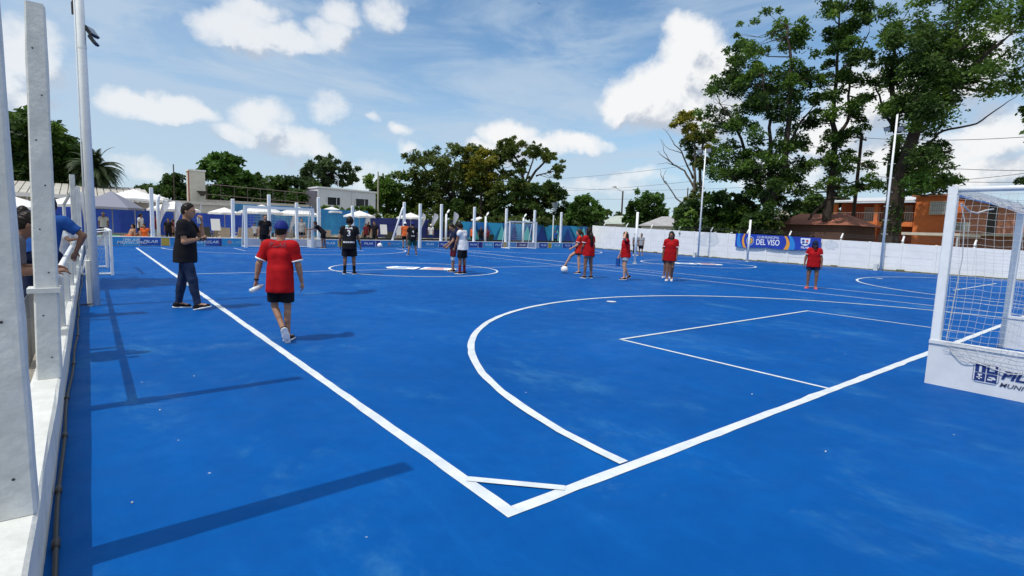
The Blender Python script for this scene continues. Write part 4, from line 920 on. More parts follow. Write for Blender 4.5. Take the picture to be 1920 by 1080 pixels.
shed(1120, 1172, 403, 420, 55, 'small pale greenish roof above the far end of the wall', mat('pale_green_roof', (.36, .42, .38), .8, .2), wh)
o = MB().sphere((0, 0, 0), .6, .6, .55, 14, 10); o.tube([(0, 0, .5), (0, 0, .62)], .2, 10); o.tube([(0, 0, -.5), (0, 0, -2.2)], .25, 8); o = o.build('water_tank', mat('tank_cream', (.62, .58, .45), .5), None, True); q = onX(1466, 407, 47); o.location = q; tag(o, 'round cream water tank above the terracotta roof', 'water tank')
b = MB(); qa, qb = onX(1690, 437, 36.5), onX(1800, 437, 36.5); b.box(0, 0, 0, 4.5, qa.y-qb.y, .15); 
aw = empty('carport', (36.5, qb.y, 1.95)); tag(aw, 'flat pale carport roof just above the white wall right of the thick tree', 'carport'); b.build('roof', mat('carport_pale', (.50, .44, .36), .8, .1), aw)
for yy2 in (.1, qa.y-qb.y-.1): MB().tube([(.1, yy2, -1.95), (.1, yy2, 0)], .05, 6).build('post', steel_g, aw)
# hedge strip beyond triangle banner handled with the trees

# ---------------------------------------------------------------- trees
def leaf_mat(name, dark, mid, light, tr=.46):
    m = bpy.data.materials.new(name); m.use_nodes = True; nt = m.node_tree; N = nt.nodes; L = nt.links; p = N['Principled BSDF']; p.inputs['Roughness'].default_value = .55; p.inputs['Specular IOR Level'].default_value = .3
    at = N.new('ShaderNodeAttribute'); at.attribute_name = 'tone'
    r = N.new('ShaderNodeValToRGB'); dark, mid, light = [tuple(c*1.55 for c in q) for q in (dark, mid, light)]; r.color_ramp.elements[0].color = (*dark, 1); r.color_ramp.elements[1].color = (*light, 1); e = r.color_ramp.elements.new(.5); e.color = (*mid, 1)
    L.new(at.outputs['Fac'], r.inputs[0]); L.new(r.outputs[0], p.inputs['Base Color'])
    t = N.new('ShaderNodeBsdfTranslucent'); L.new(r.outputs[0], t.inputs[0]); mx = N.new('ShaderNodeMixShader'); mx.inputs[0].default_value = tr; L.new(p.outputs[0], mx.inputs[1]); L.new(t.outputs[0], mx.inputs[2]); L.new(mx.outputs[0], N['Material Output'].inputs[0])
    return m
LM = {'green': leaf_mat('leaf_green', (.024, .054, .008), (.055, .108, .016), (.120, .195, .028)),
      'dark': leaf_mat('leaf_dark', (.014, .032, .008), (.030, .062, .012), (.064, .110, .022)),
      'olive': leaf_mat('leaf_olive', (.028, .046, .010), (.058, .084, .016), (.115, .140, .028)),
      'yellow': leaf_mat('leaf_yellow', (.075, .080, .010), (.15, .15, .016), (.25, .23, .03)),
      'bright': leaf_mat('leaf_bright', (.022, .055, .010), (.045, .10, .016), (.085, .165, .028)),
      'grey': leaf_mat('leaf_greygreen', (.024, .042, .016), (.042, .070, .028), (.075, .11, .045)),
      'palm': leaf_mat('leaf_palm', (.012, .024, .008), (.020, .036, .012), (.045, .065, .02), .15)}
bark = mat('bark_dark', (.045, .033, .024), .95, .4, 3, .9, 12)
bark_l = mat('bark_grey', (.15, .12, .09), .95, .35, 3, .8, 14)
def inpoly(x, y, poly):
    c = False; n = len(poly)
    for i in range(n):
        x1, y1 = poly[i]; x2, y2 = poly[(i+1) % n]
        if (y1 > y) != (y2 > y) and x < (x2-x1)*(y-y1)/(y2-y1)+x1: c = not c
    return c
def leaves(name, centres, radii, n_per, size, m, parent, flat=.65, droop=.25, tones=None, elong=1.8, seed=0):
    rg = np.random.default_rng(seed+17); V = []; T = []
    for ci, (c, r) in enumerate(zip(centres, radii)):
        n = max(6, int(n_per[ci] if hasattr(n_per, '__len__') else n_per))
        d = rg.normal(size=(n, 3)); d /= np.linalg.norm(d, axis=1)[:, None]; rad = rg.uniform(.25, 1, n)**.6
        lump = 1+.35*np.sin(d[:, 0]*5+ci)*np.sin(d[:, 1]*4+ci*2)+.2*np.sin(d[:, 2]*7+ci*3)
        p = d*(rad*lump)[:, None]*r; p[:, 2] *= flat
        p[:, 2] -= droop*(np.hypot(p[:, 0], p[:, 1])**2)/max(r, .01)
        P = p+np.array(c)
        # leaf direction: outward and drooping, normal mostly up
        u = d*np.array([1, 1, .3])+rg.normal(size=(n, 3))*.55; u[:, 2] -= .25; u /= np.linalg.norm(u, axis=1)[:, None]
        nn = np.array([0, 0, 1.])+rg.normal(size=(n, 3))*.75; v = np.cross(nn, u); v /= (np.linalg.norm(v, axis=1)[:, None]+1e-9)
        s = size*rg.uniform(.55, 1.35, n)[:, None]; L_ = u*s*elong*.5; W_ = v*s*.5
        q = np.stack([P-L_, P-W_*.9+L_*.1, P+L_, P+W_*.9+L_*.1], axis=1); V.append(q.reshape(-1, 3))
        base = (tones[ci] if tones is not None else rg.uniform(.2, .8)); T.append(np.clip(base+rg.normal(size=n)*.17, 0, 1))
    V = np.concatenate(V).astype(np.float32); T = np.concatenate(T).astype(np.float32); nf = len(V)//4
    me = bpy.data.meshes.new(name); me.vertices.add(len(V)); me.vertices.foreach_set('co', V.ravel()); me.loops.add(nf*4); me.loops.foreach_set('vertex_index', np.arange(nf*4, dtype=np.int32))
    me.polygons.add(nf); me.polygons.foreach_set('loop_start', np.arange(0, nf*4, 4, dtype=np.int32)); me.polygons.foreach_set('loop_total', np.full(nf, 4, dtype=np.int32))
    a = me.attributes.new('tone', 'FLOAT', 'FACE'); a.data.foreach_set('value', T); me.update(); return add_obj(name, me, m, parent)
def tree(label, polys, base_px, dist, mats_, clump_px, n_clump, leaf, n_leaf, trunk=None, r0=.3, depth=None, grp='trees beyond the court', name='tree', flat=.65, droop=.25, seed=1, limbs=.5, bk=None, rmin=.55, cat='tree', limb_r=None, elong=1.8, base_z=0):
    """crown outline(s) are given in photo pixels at the tree's own distance; foliage fills a volume as deep as it is wide"""
    rr = random.Random(seed); bk = bk or bark
    bpnt_ = onD(base_px[0], base_px[1], dist); bx_, by_ = bpnt_.x, bpnt_.y; org_ = Vector((bx_, by_, base_z)); e = empty(name, org_); tag(e, label, cat, grp)
    away = Vector((bx_, by_, 0)).normalized()
    def pw(px, py, dz=0.):
        p = onD(px, py, dist); s = 1+dz/dist; q = EYE+(p-EYE)*s; return q-org_
    sk = []   # skeleton samples (point, radius)
    tb = MB()
    if trunk:
        for (pts, ra, rb) in trunk:
            P = []; dz0 = rr.uniform(-.4, .4)
            for i, (x, y) in enumerate(pts): P.append(pw(x, y, dz0*i if len(pts) > 1 else 0))
            if P[0].z < 1.2+0*base_z or pts is trunk[0][0]: P[0].z = min(P[0].z, 0.); P[0] = Vector((P[0].x, P[0].y, -.1))
            Q = [];
            for i in range(len(P)-1):
                for k in range(4):
                    t = k/4; q = P[i].lerp(P[i+1], t); Q.append(q+Vector((rr.gauss(0, 1), rr.gauss(0, 1), 0))*.04*(1 if Q else 0))
            Q.append(P[-1]); n = len(Q); rs = [ra+(rb-ra)*i/(n-1) for i in range(n)]; rs[0] *= 1.35
            tb.tube(Q, rs, 9); sk += [(Q[i], rs[i]) for i in range(n) if Q[i].z > 1.5]
    cs, rs_, ms = [], [], []
    W = max(max(x for x, _ in P) for P, *_ in polys)-min(min(x for x, _ in P) for P, *_ in polys)
    wm = W*dist/1004
    dp = depth if depth else wm*.38
    for (P, mk, frac) in polys:
        x0, x1 = min(x for x, _ in P), max(x for x, _ in P); y0, y1 = min(y for _, y in P), max(y for _, y in P); got = 0; tries = 0; want = int(n_clump*frac)
        cx_, hw = (x0+x1)/2, (x1-x0)/2
        while got < want and tries < want*60:
            tries += 1; x, y = rr.uniform(x0, x1), rr.uniform(y0, y1)
            if not inpoly(x, y, P): continue
            cp = clump_px*rr.uniform(rmin, 1.25)
            # keep clumps inside the outline
            if not (inpoly(x-cp*.7, y, P) and inpoly(x+cp*.7, y, P) and inpoly(x, y-cp*.5, P)):
                cp *= .55
            k = math.sqrt(max(.05, 1-((x-cx_)/max(hw, 1))**2)); dz = rr.uniform(-1, 1)*dp*k*.8
            cs.append(pw(x, y, dz)); rs_.append(cp*dist/1004); ms.append(mk); got += 1
    if not sk: 
        zmax = max(c.z for c in cs); tp = Vector((sum(c.x for c in cs)/len(cs), sum(c.y for c in cs)/len(cs), zmax*.75)); Q = [Vector((0, 0, -.1)).lerp(tp, i/6) for i in range(7)]
        rs = [r0*(1-.11*i) for i in range(7)]; tb.tube(Q, rs, 8); sk = [(q, r) for q, r in zip(Q[1:], rs[1:])]
    lb2 = MB()
    for c in cs:
        if rr.random() < limbs:
            cand = [(s, r) for (s, r) in sk if s.z < c.z+.3] or sk
            s, r = min(cand, key=lambda q: (q[0]-c).length+abs((c.z-q[0].z)*.3))
            mid = s.lerp(c, .55)-Vector((0, 0, (c-s).length*.10))+Vector((rr.gauss(0, .1), rr.gauss(0, .1), 0)); ra = min(r*.5, limb_r or .028*max(.6, (c-s).length)**.8+.02)
            lb2.tube([s, s.lerp(mid, .5)+Vector((rr.gauss(0, .05), 0, 0)), mid, mid.lerp(c, .6)+Vector((0, rr.gauss(0, .08), .05)), c], [ra, ra*.85, ra*.65, ra*.45, ra*.25], 5, False)
            for _ in range(3):
                d = Vector((rr.gauss(0, 1), rr.gauss(0, 1), rr.gauss(0.2, .6))).normalized(); rr_ = rs_[cs.index(c)]*.9; lb2.tube([c.lerp(mid, .15), c+d*rr_*.5, c+d*rr_], [ra*.3, ra*.2, ra*.1], 3, False)
    n0 = len(tb.v); tb.v += lb2.v; tb.f += [tuple(i+n0 for i in f) for f in lb2.f]; tb.build('trunk', bk, e, True)
    zlo = min(c.z for c in cs); zhi = max(c.z for c in cs)+.01
    for mk in sorted(set(ms)):
        idx = [i for i in range(len(cs)) if ms[i] == mk]; rl = [rs_[i] for i in idx]; mr = sum(r*r for r in rl)/len(rl)
        leaves('crown', [cs[i] for i in idx], rl, [n_leaf*(r*r/mr)**.9 for r in rl], leaf, LM[mk], e, flat, droop, [min(1, max(0, rr.gauss(.46, .2))) for i in idx], elong, seed)
    return e
# three tall feathery trees at right
T1 = [(1416, 24), (1464, 16), (1521, 40), (1538, 102), (1538, 196), (1520, 228), (1512, 322), (1481, 358), (1460, 400), (1420, 400), (1383, 338), (1330, 326), (1322, 293), (1352, 250), (1301, 228), (1299, 191), (1318, 151), (1371, 134), (1358, 94), (1385, 80), (1373, 45)]
tree('broad tall tree with several stems, leftmost of the three big trees', [(T1, 'green', .8), ([(1325, 130), (1400, 110), (1540, 150), (1530, 240), (1310, 235)], 'dark', .35), ([(1390, 300), (1510, 290), (1500, 410), (1400, 410)], 'dark', .22)], (1432, 440), 43, None, 16, 148, .125, 240,
     [([(1432, 440), (1447, 380), (1466, 330), (1480, 220), (1482, 125), (1478, 50)], .34, .05), ([(1436, 420), (1440, 360), (1444, 300), (1442, 220), (1430, 140)], .24, .05), ([(1440, 400), (1420, 340), (1398, 290), (1378, 230), (1350, 195)], .20, .04), ([(1470, 300), (1500, 230), (1525, 200)], .13, .03), ([(1446, 330), (1475, 290), (1500, 265)], .1, .03)], .34, seed=3, limbs=.6, grp='tall trees beyond the right wall')
T2a = [(1534, -30), (1648, -30), (1634, 81), (1642, 147), (1627, 204), (1645, 232), (1590, 268), (1538, 277), (1522, 228), (1532, 155), (1552, 81)]
T2b = [(1505, 281), (1560, 272), (1600, 285), (1664, 305), (1664, 355), (1620, 372), (1578, 358), (1535, 385), (1489, 360)]
tree('slender leaning tree with open layered foliage, middle of the three big trees', [(T2a, 'green', .6), (T2a, 'dark', .3), (T2b, 'green', .32)], (1546, 432), 44, None, 13, 100, .12, 220,
     [([(1546, 432), (1556, 370), (1562, 326), (1566, 265), (1562, 196), (1570, 122), (1574, 20)], .33, .05), ([(1566, 265), (1589, 228), (1593, 163), (1600, 90)], .14, .04), ([(1556, 370), (1525, 400), (1515, 412)], .14, .05), ([(1562, 326), (1600, 300), (1640, 320)], .1, .03), ([(1560, 300), (1530, 300), (1508, 320)], .08, .03), ([(1570, 140), (1610, 100), (1630, 60)], .09, .03)], .3, seed=5, limbs=.75, grp='tall trees beyond the right wall')
T3 = [(1640, 20), (1690, -50), (1780, -60), (1960, -60), (1925, 150), (1908, 168), (1880, 172), (1845, 178), (1825, 160), (1807, 205), (1772, 232), (1780, 290), (1800, 335), (1750, 367), (1700, 367), (1684, 326), (1668, 300), (1625, 289), (1652, 244), (1650, 196), (1640, 155), (1632, 81)]
tree('largest tree with ivy covered trunk and wide spreading crown at right', [(T3, 'green', .62), ([(1650, 60), (1800, 30), (1830, 150), (1760, 230), (1780, 290), (1690, 330), (1660, 200)], 'dark', .5), ([(1690, 330), (1800, 325), (1790, 362), (1700, 368)], 'bright', .07)], (1672, 440), 44, None, 17, 180, .125, 240,
     [([(1672, 440), (1676, 390), (1682, 346), (1700, 290), (1722, 220), (1750, 170), (1786, 100), (1800, 20)], .62, .07), ([(1676, 400), (1674, 330), (1680, 250), (1672, 163), (1680, 60)], .42, .05), ([(1700, 290), (1741, 270), (1768, 245), (1831, 232), (1870, 205), (1912, 175)], .11, .012), ([(1722, 220), (1790, 160), (1850, 100), (1900, 60)], .2, .04), ([(1690, 330), (1730, 300), (1790, 280)], .12, .03), ([(1676, 244), (1650, 190), (1640, 150)], .1, .03)], .5, seed=8, limbs=.5, grp='tall trees beyond the right wall')
# ivy on the big trunk
q = onD(1678, 390, 43.6); iv = bpy.data.objects
cs_ = []; rr = random.Random(4)
for k in range(46):
    t = rr.random(); px = 1672+10*t+rr.gauss(0, 5); py = 436-150*t; cs_.append(onD(px, py, 44+rr.uniform(-.6, .1)))
o = leaves('ivy', cs_, [.42]*len(cs_), 70, .14, LM['dark'], None, 1.2, 0., None, 1.3, 5); tag(o, 'dark ivy climbing the thick trunk of the largest tree', 'ivy')
# next tree off to the right whose twigs enter the frame
tree('leaf clusters of another tree just entering the photo at the right edge', [([(1905, 190), (1990, 150), (2100, 180), (2100, 380), (1990, 380), (1905, 345), (1925, 300), (1940, 240)], 'dark', 1.)], (2000, 440), 42, None, 13, 46, .17, 150, None, .3, seed=12, grp='tall trees beyond the right wall')
# bare branched tree with yellow crown
tree('half bare tree with yellowish crown and grey dry branches', [([(1243, 244), (1255, 215), (1273, 206), (1300, 212), (1330, 222), (1345, 255), (1326, 280), (1297, 262), (1262, 268)], 'yellow', .55), ([(1290, 290), (1335, 280), (1340, 310), (1295, 315)], 'olive', .18), ([(1290, 345), (1320, 335), (1330, 372), (1300, 372)], 'olive', .12), ([(1270, 262), (1345, 235), (1345, 300), (1290, 285)], 'olive', .2)], (1306, 430), 47, None, 11, 52, .17, 95,
     [([(1306, 430), (1305, 390), (1301, 345), (1304, 300), (1300, 250)], .2, .04), ([(1310, 430), (1316, 380), (1312, 320), (1320, 260), (1318, 228)], .2, .04), ([(1301, 350), (1283, 320), (1262, 308), (1245, 295), (1233, 283)], .09, .015), ([(1300, 335), (1280, 290), (1262, 265), (1243, 240)], .08, .012), ([(1262, 308), (1245, 285), (1240, 262)], .04, .008), ([(1301, 320), (1292, 285), (1278, 245)], .07, .015), ([(1290, 390), (1268, 372), (1250, 345), (1240, 330), (1238, 318)], .07, .012), ([(1250, 345), (1243, 330), (1250, 318)], .04, .008), ([(1304, 300), (1325, 270), (1332, 240)], .06, .02), ([(1278, 287), (1255, 280), (1236, 260)], .035, .008), ([(1270, 312), (1250, 305), (1232, 308)], .035, .008)], .2, seed=21, limbs=.8, bk=bark_l, limb_r=.04, rmin=.4)
def simple(label, P, mk, d, cpx, n, leaf, nl, seed, base=None, **kw):
    pl = P if isinstance(P[0][0], (list, tuple)) and isinstance(P[0][1], str) else [(P, mk, 1.)]
    xs = [x for p in pl for x, _ in p[0]]; base = base or ((min(xs)+max(xs))/2, 430)
    return tree(label, pl, base, d, None, cpx, n, leaf, nl, kw.pop('trunk', None), kw.pop('r0', .3), seed=seed, **kw)
G = 'trees behind the pool area'
simple('huge dark tree mass at the left edge rising behind the first posts', [([(-60, 215), (18, 208), (45, 206), (70, 225), (108, 236), (118, 258), (145, 264), (162, 300), (165, 368), (-60, 368)], 'dark', .8), ([(18, 208), (45, 206), (70, 225), (108, 236), (118, 258), (150, 264), (160, 300), (100, 290), (20, 270)], 'green', .25)], None, 62, 20, 120, .32, 150, 31, grp=G, r0=.5)
simple('rounded bright green tree behind the cream tower', [([(378, 300), (400, 291), (425, 286), (458, 298), (474, 315), (476, 352), (468, 366), (385, 366), (372, 330)], 'bright', 1.)], None, 66, 12, 62, .28, 130, 33, grp=G)
simple('low dark tree between the bright tree and the grey green one', [([(462, 336), (500, 321), (540, 324), (577, 335), (604, 352), (600, 392), (430, 392), (440, 350)], 'dark', 1.)], None, 72, 13, 70, .3, 130, 34, grp=G)
simple('dark undergrowth tree behind the terrace railing', [([(386, 350), (470, 345), (600, 360), (600, 400), (386, 400)], 'dark', 1.)], None, 68, 14, 60, .3, 130, 35, grp=G)
simple('grey green eucalyptus with a double crown above the white building', [([(563, 320), (580, 300), (608, 288), (632, 298), (640, 326), (620, 350), (590, 355), (570, 345)], 'grey', .65), ([(640, 312), (655, 300), (672, 315), (670, 335), (652, 346), (636, 340)], 'grey', .25), ([(590, 340), (660, 340), (650, 352), (600, 352)], 'grey', .1)], None, 82, 10, 62, .3, 120, 36, grp=G)
simple('small dark trees in the gap left of the cream tower, far one', [([(292, 350), (310, 330), (335, 326), (353, 338), (355, 378), (292, 378)], 'dark', 1.)], None, 80, 9, 34, .3, 90, 37, grp=G)
simple('low distant tree line left of the cream tower', [([(225, 364), (255, 352), (275, 346), (296, 348), (296, 372), (225, 372)], 'dark', 1.)], None, 110, 8, 30, .4, 80, 38, grp=G)
simple('mid green tree right of the white building behind the pale pole', [([(686, 335), (705, 318), (722, 325), (742, 322), (768, 332), (770, 420), (700, 420)], 'green', 1.)], None, 76, 12, 66, .3, 130, 39, grp=G)
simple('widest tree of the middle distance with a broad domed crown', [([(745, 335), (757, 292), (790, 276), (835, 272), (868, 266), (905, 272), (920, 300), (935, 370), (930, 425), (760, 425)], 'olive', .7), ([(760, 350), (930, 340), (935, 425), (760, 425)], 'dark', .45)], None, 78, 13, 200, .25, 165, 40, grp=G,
       trunk=[([(850, 430), (852, 380), (846, 330), (835, 295)], .5, .1), ([(852, 390), (880, 340), (895, 295)], .3, .06), ([(848, 370), (810, 330), (780, 300)], .25, .06)])
simple('yellowish green tree between the two wide crowns', [([(868, 285), (890, 272), (918, 276), (934, 300), (936, 345), (880, 350), (868, 320)], 'yellow', .6), ([(868, 300), (936, 300), (936, 400), (868, 400)], 'olive', .4)], None, 74, 10, 90, .24, 120, 41, grp=G)
simple('open crowned tree with visible arching limbs right of the yellowish one', [([(918, 284), (940, 264), (965, 256), (1000, 264), (1035, 282), (1060, 306), (1055, 328), (1035, 318), (1020, 296), (980, 290), (940, 300)], 'olive', .62), ([(925, 300), (975, 290), (1000, 310), (990, 340), (930, 350)], 'olive', .22), ([(1030, 318), (1058, 322), (1045, 338), (1028, 332)], 'olive', .06)], None, 76, 9, 112, .22, 125, 42, grp=G, limbs=.8,
       trunk=[([(978, 430), (980, 390), (984, 350), (975, 310), (955, 275)], .4, .07), ([(984, 350), (1005, 320), (1030, 295), (1045, 285)], .22, .05), ([(980, 370), (950, 330), (935, 300)], .2, .05), ([(984, 345), (1000, 300), (990, 275)], .15, .04), ([(1005, 330), (1035, 322), (1050, 318)], .1, .03)], base=(978, 430))
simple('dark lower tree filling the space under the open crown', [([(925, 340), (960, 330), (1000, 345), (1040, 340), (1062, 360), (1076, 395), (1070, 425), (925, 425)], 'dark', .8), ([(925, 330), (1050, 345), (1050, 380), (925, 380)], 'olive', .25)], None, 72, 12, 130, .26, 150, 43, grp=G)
simple('hedge of trimmed shrubs behind the triangle banner', [([(700, 404), (1100, 408), (1100, 428), (700, 428)], 'olive', 1.)], None, 58, 9, 90, .22, 110, 44, name='hedge', cat='hedge', grp=None, limbs=.0, r0=.08)
simple('climbing green plants along the banner in front of the white building', [([(600, 386), (706, 388), (706, 398), (600, 397)], 'green', 1.)], None, 52, 6, 34, .18, 90, 45, name='hedge', cat='hedge', grp=None, limbs=0, r0=.05)
G2 = 'trees near the far corner'
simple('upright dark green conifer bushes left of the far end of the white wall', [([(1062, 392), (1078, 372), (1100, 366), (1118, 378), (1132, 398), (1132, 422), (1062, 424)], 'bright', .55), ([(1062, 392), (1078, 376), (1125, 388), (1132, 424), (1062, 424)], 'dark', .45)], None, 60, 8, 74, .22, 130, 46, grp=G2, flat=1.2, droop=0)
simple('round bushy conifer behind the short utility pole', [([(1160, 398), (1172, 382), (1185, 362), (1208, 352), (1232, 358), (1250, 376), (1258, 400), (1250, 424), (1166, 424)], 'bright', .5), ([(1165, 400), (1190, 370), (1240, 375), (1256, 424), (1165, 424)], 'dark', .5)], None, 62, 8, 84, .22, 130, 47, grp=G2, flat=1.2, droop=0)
simple('dark bush behind the first light pole', [([(1262, 402), (1278, 374), (1310, 360), (1352, 358), (1392, 366), (1420, 385), (1430, 436), (1266, 432)], 'dark', .5), ([(1262, 402), (1278, 378), (1340, 366), (1420, 395), (1420, 436), (1266, 432)], 'green', .5)], None, 44, 13, 95, .2, 150, 48, grp=G2, flat=.8)
simple('low far tree line seen over the end of the white wall', [([(1050, 396), (1140, 390), (1180, 396), (1180, 412), (1050, 412)], 'dark', 1.)], None, 130, 8, 30, .5, 80, 49, grp=G2)
simple('dark shrubs between the banner and the terracotta roof', [([(1395, 400), (1430, 392), (1455, 400), (1462, 438), (1395, 438)], 'dark', .7), ([(1440, 405), (1470, 412), (1462, 438), (1430, 438)], 'olive', .3)], None, 40, 9, 46, .18, 120, 50, grp=G2)
simple('far trees behind the orange house', [([(1470, 378), (1530, 365), (1600, 372), (1600, 420), (1470, 420)], 'dark', 1.)], None, 60, 12, 45, .3, 110, 51, grp=G2)
simple('small red leaved shrub beside the dry tree', [([(1282, 372), (1292, 366), (1300, 372), (1298, 384), (1284, 384)], 'yellow', 1.)], None, 52, 5, 8, .16, 60, 52, grp=G2)
# tree outside the left edge: only its shadow falls on the court
for (cx_, cy_, z_) in ((-3.9, 14.6, 7.0),):
    e = empty('tree', (-4.6, 14.6, 0)); tag(e, 'tree left of the kerb wall shading the court by the small goal', 'tree')
    MB().tube([(0, 0, 0), (.1, 0, 3), (.5, 0, 6)], [.2, .16, .1], 8).build('trunk', bark, e)
    rr = random.Random(2); cs_ = [Vector((rr.uniform(-.2, 2.3), rr.uniform(-.75, .9), 6.2+rr.uniform(-.5, .7))) for _ in range(22)]
    leaves('crown', cs_, [.62]*22, 260, .16, LM['green'], e, .6, .1, None, 1.6, 3)
# palm
pc = onD(178, 318, 55); e = empty('palm_tree', (pc.x, pc.y, 0)); tag(e, 'date palm with arching fronds behind the light pole', 'palm tree')
MB().tube([(0, 0, 0), (.05, 0, pc.z*.5), (0, 0, pc.z)], [.42, .36, .4], 10).build('trunk', bark_l, e)
rr = random.Random(9); fb = []; T_ = []
for k in range(105):
    az = rr.uniform(0, 2*math.pi); el = rr.uniform(-.45, 1.35); Lf = rr.uniform(2.1, 2.6); d0 = Vector((math.cos(az)*math.cos(el), math.sin(az)*math.cos(el), math.sin(el))); p = Vector((0, 0, pc.z)); d = d0.copy(); seg = 12; pts = [p.copy()]
    for i in range(seg):
        d.z -= .085+.012*i; d.normalize(); p = p+d*Lf/seg; pts.append(p.copy())
    for i in range(1, seg+1):
        dd = (pts[i]-pts[i-1]).normalized(); side = dd.cross(Vector((0, 0, 1))).normalized(); up = side.cross(dd)
        for sgn in (-1, 1):
            for j in range(3):
                b0 = pts[i-1].lerp(pts[i], j/3); ln = .38*math.sin(math.pi*min(.97, (i+j/3)/seg*.85+.12))+.05; tip = b0+side*sgn*ln*.8+dd*ln*.6-Vector((0, 0, ln*.35)); w_ = dd*.042
                fb += [b0-w_, b0+w_, tip]; T_.append(rr.random())
me = bpy.data.meshes.new('fronds'); me.from_pydata([tuple(v) for v in fb], [], [(3*i, 3*i+1, 3*i+2) for i in range(len(fb)//3)]); a = me.attributes.new('tone', 'FLOAT', 'FACE'); a.data.foreach_set('value', T_); add_obj('crown', me, LM['palm'], e)
# dark bird high in the sky
o = MB(); o.v = [(0, .12, 0), (.05, 0, .02), (0, -.2, 0), (-.05, 0, .02), (.45, .02, .1), (.4, -.08, .1), (-.45, .02, .1), (-.4, -.08, .1), (0, 0, -.04)]; o.f = [(0, 1, 2, 3), (1, 4, 5), (3, 7, 6), (0, 8, 1), (1, 8, 2), (2, 8, 3), (3, 8, 0)]
o = o.build('bird', black_p); o.location = onD(1012, 7, 90); tag(o, 'tiny dark bird high in the blue sky', 'bird')

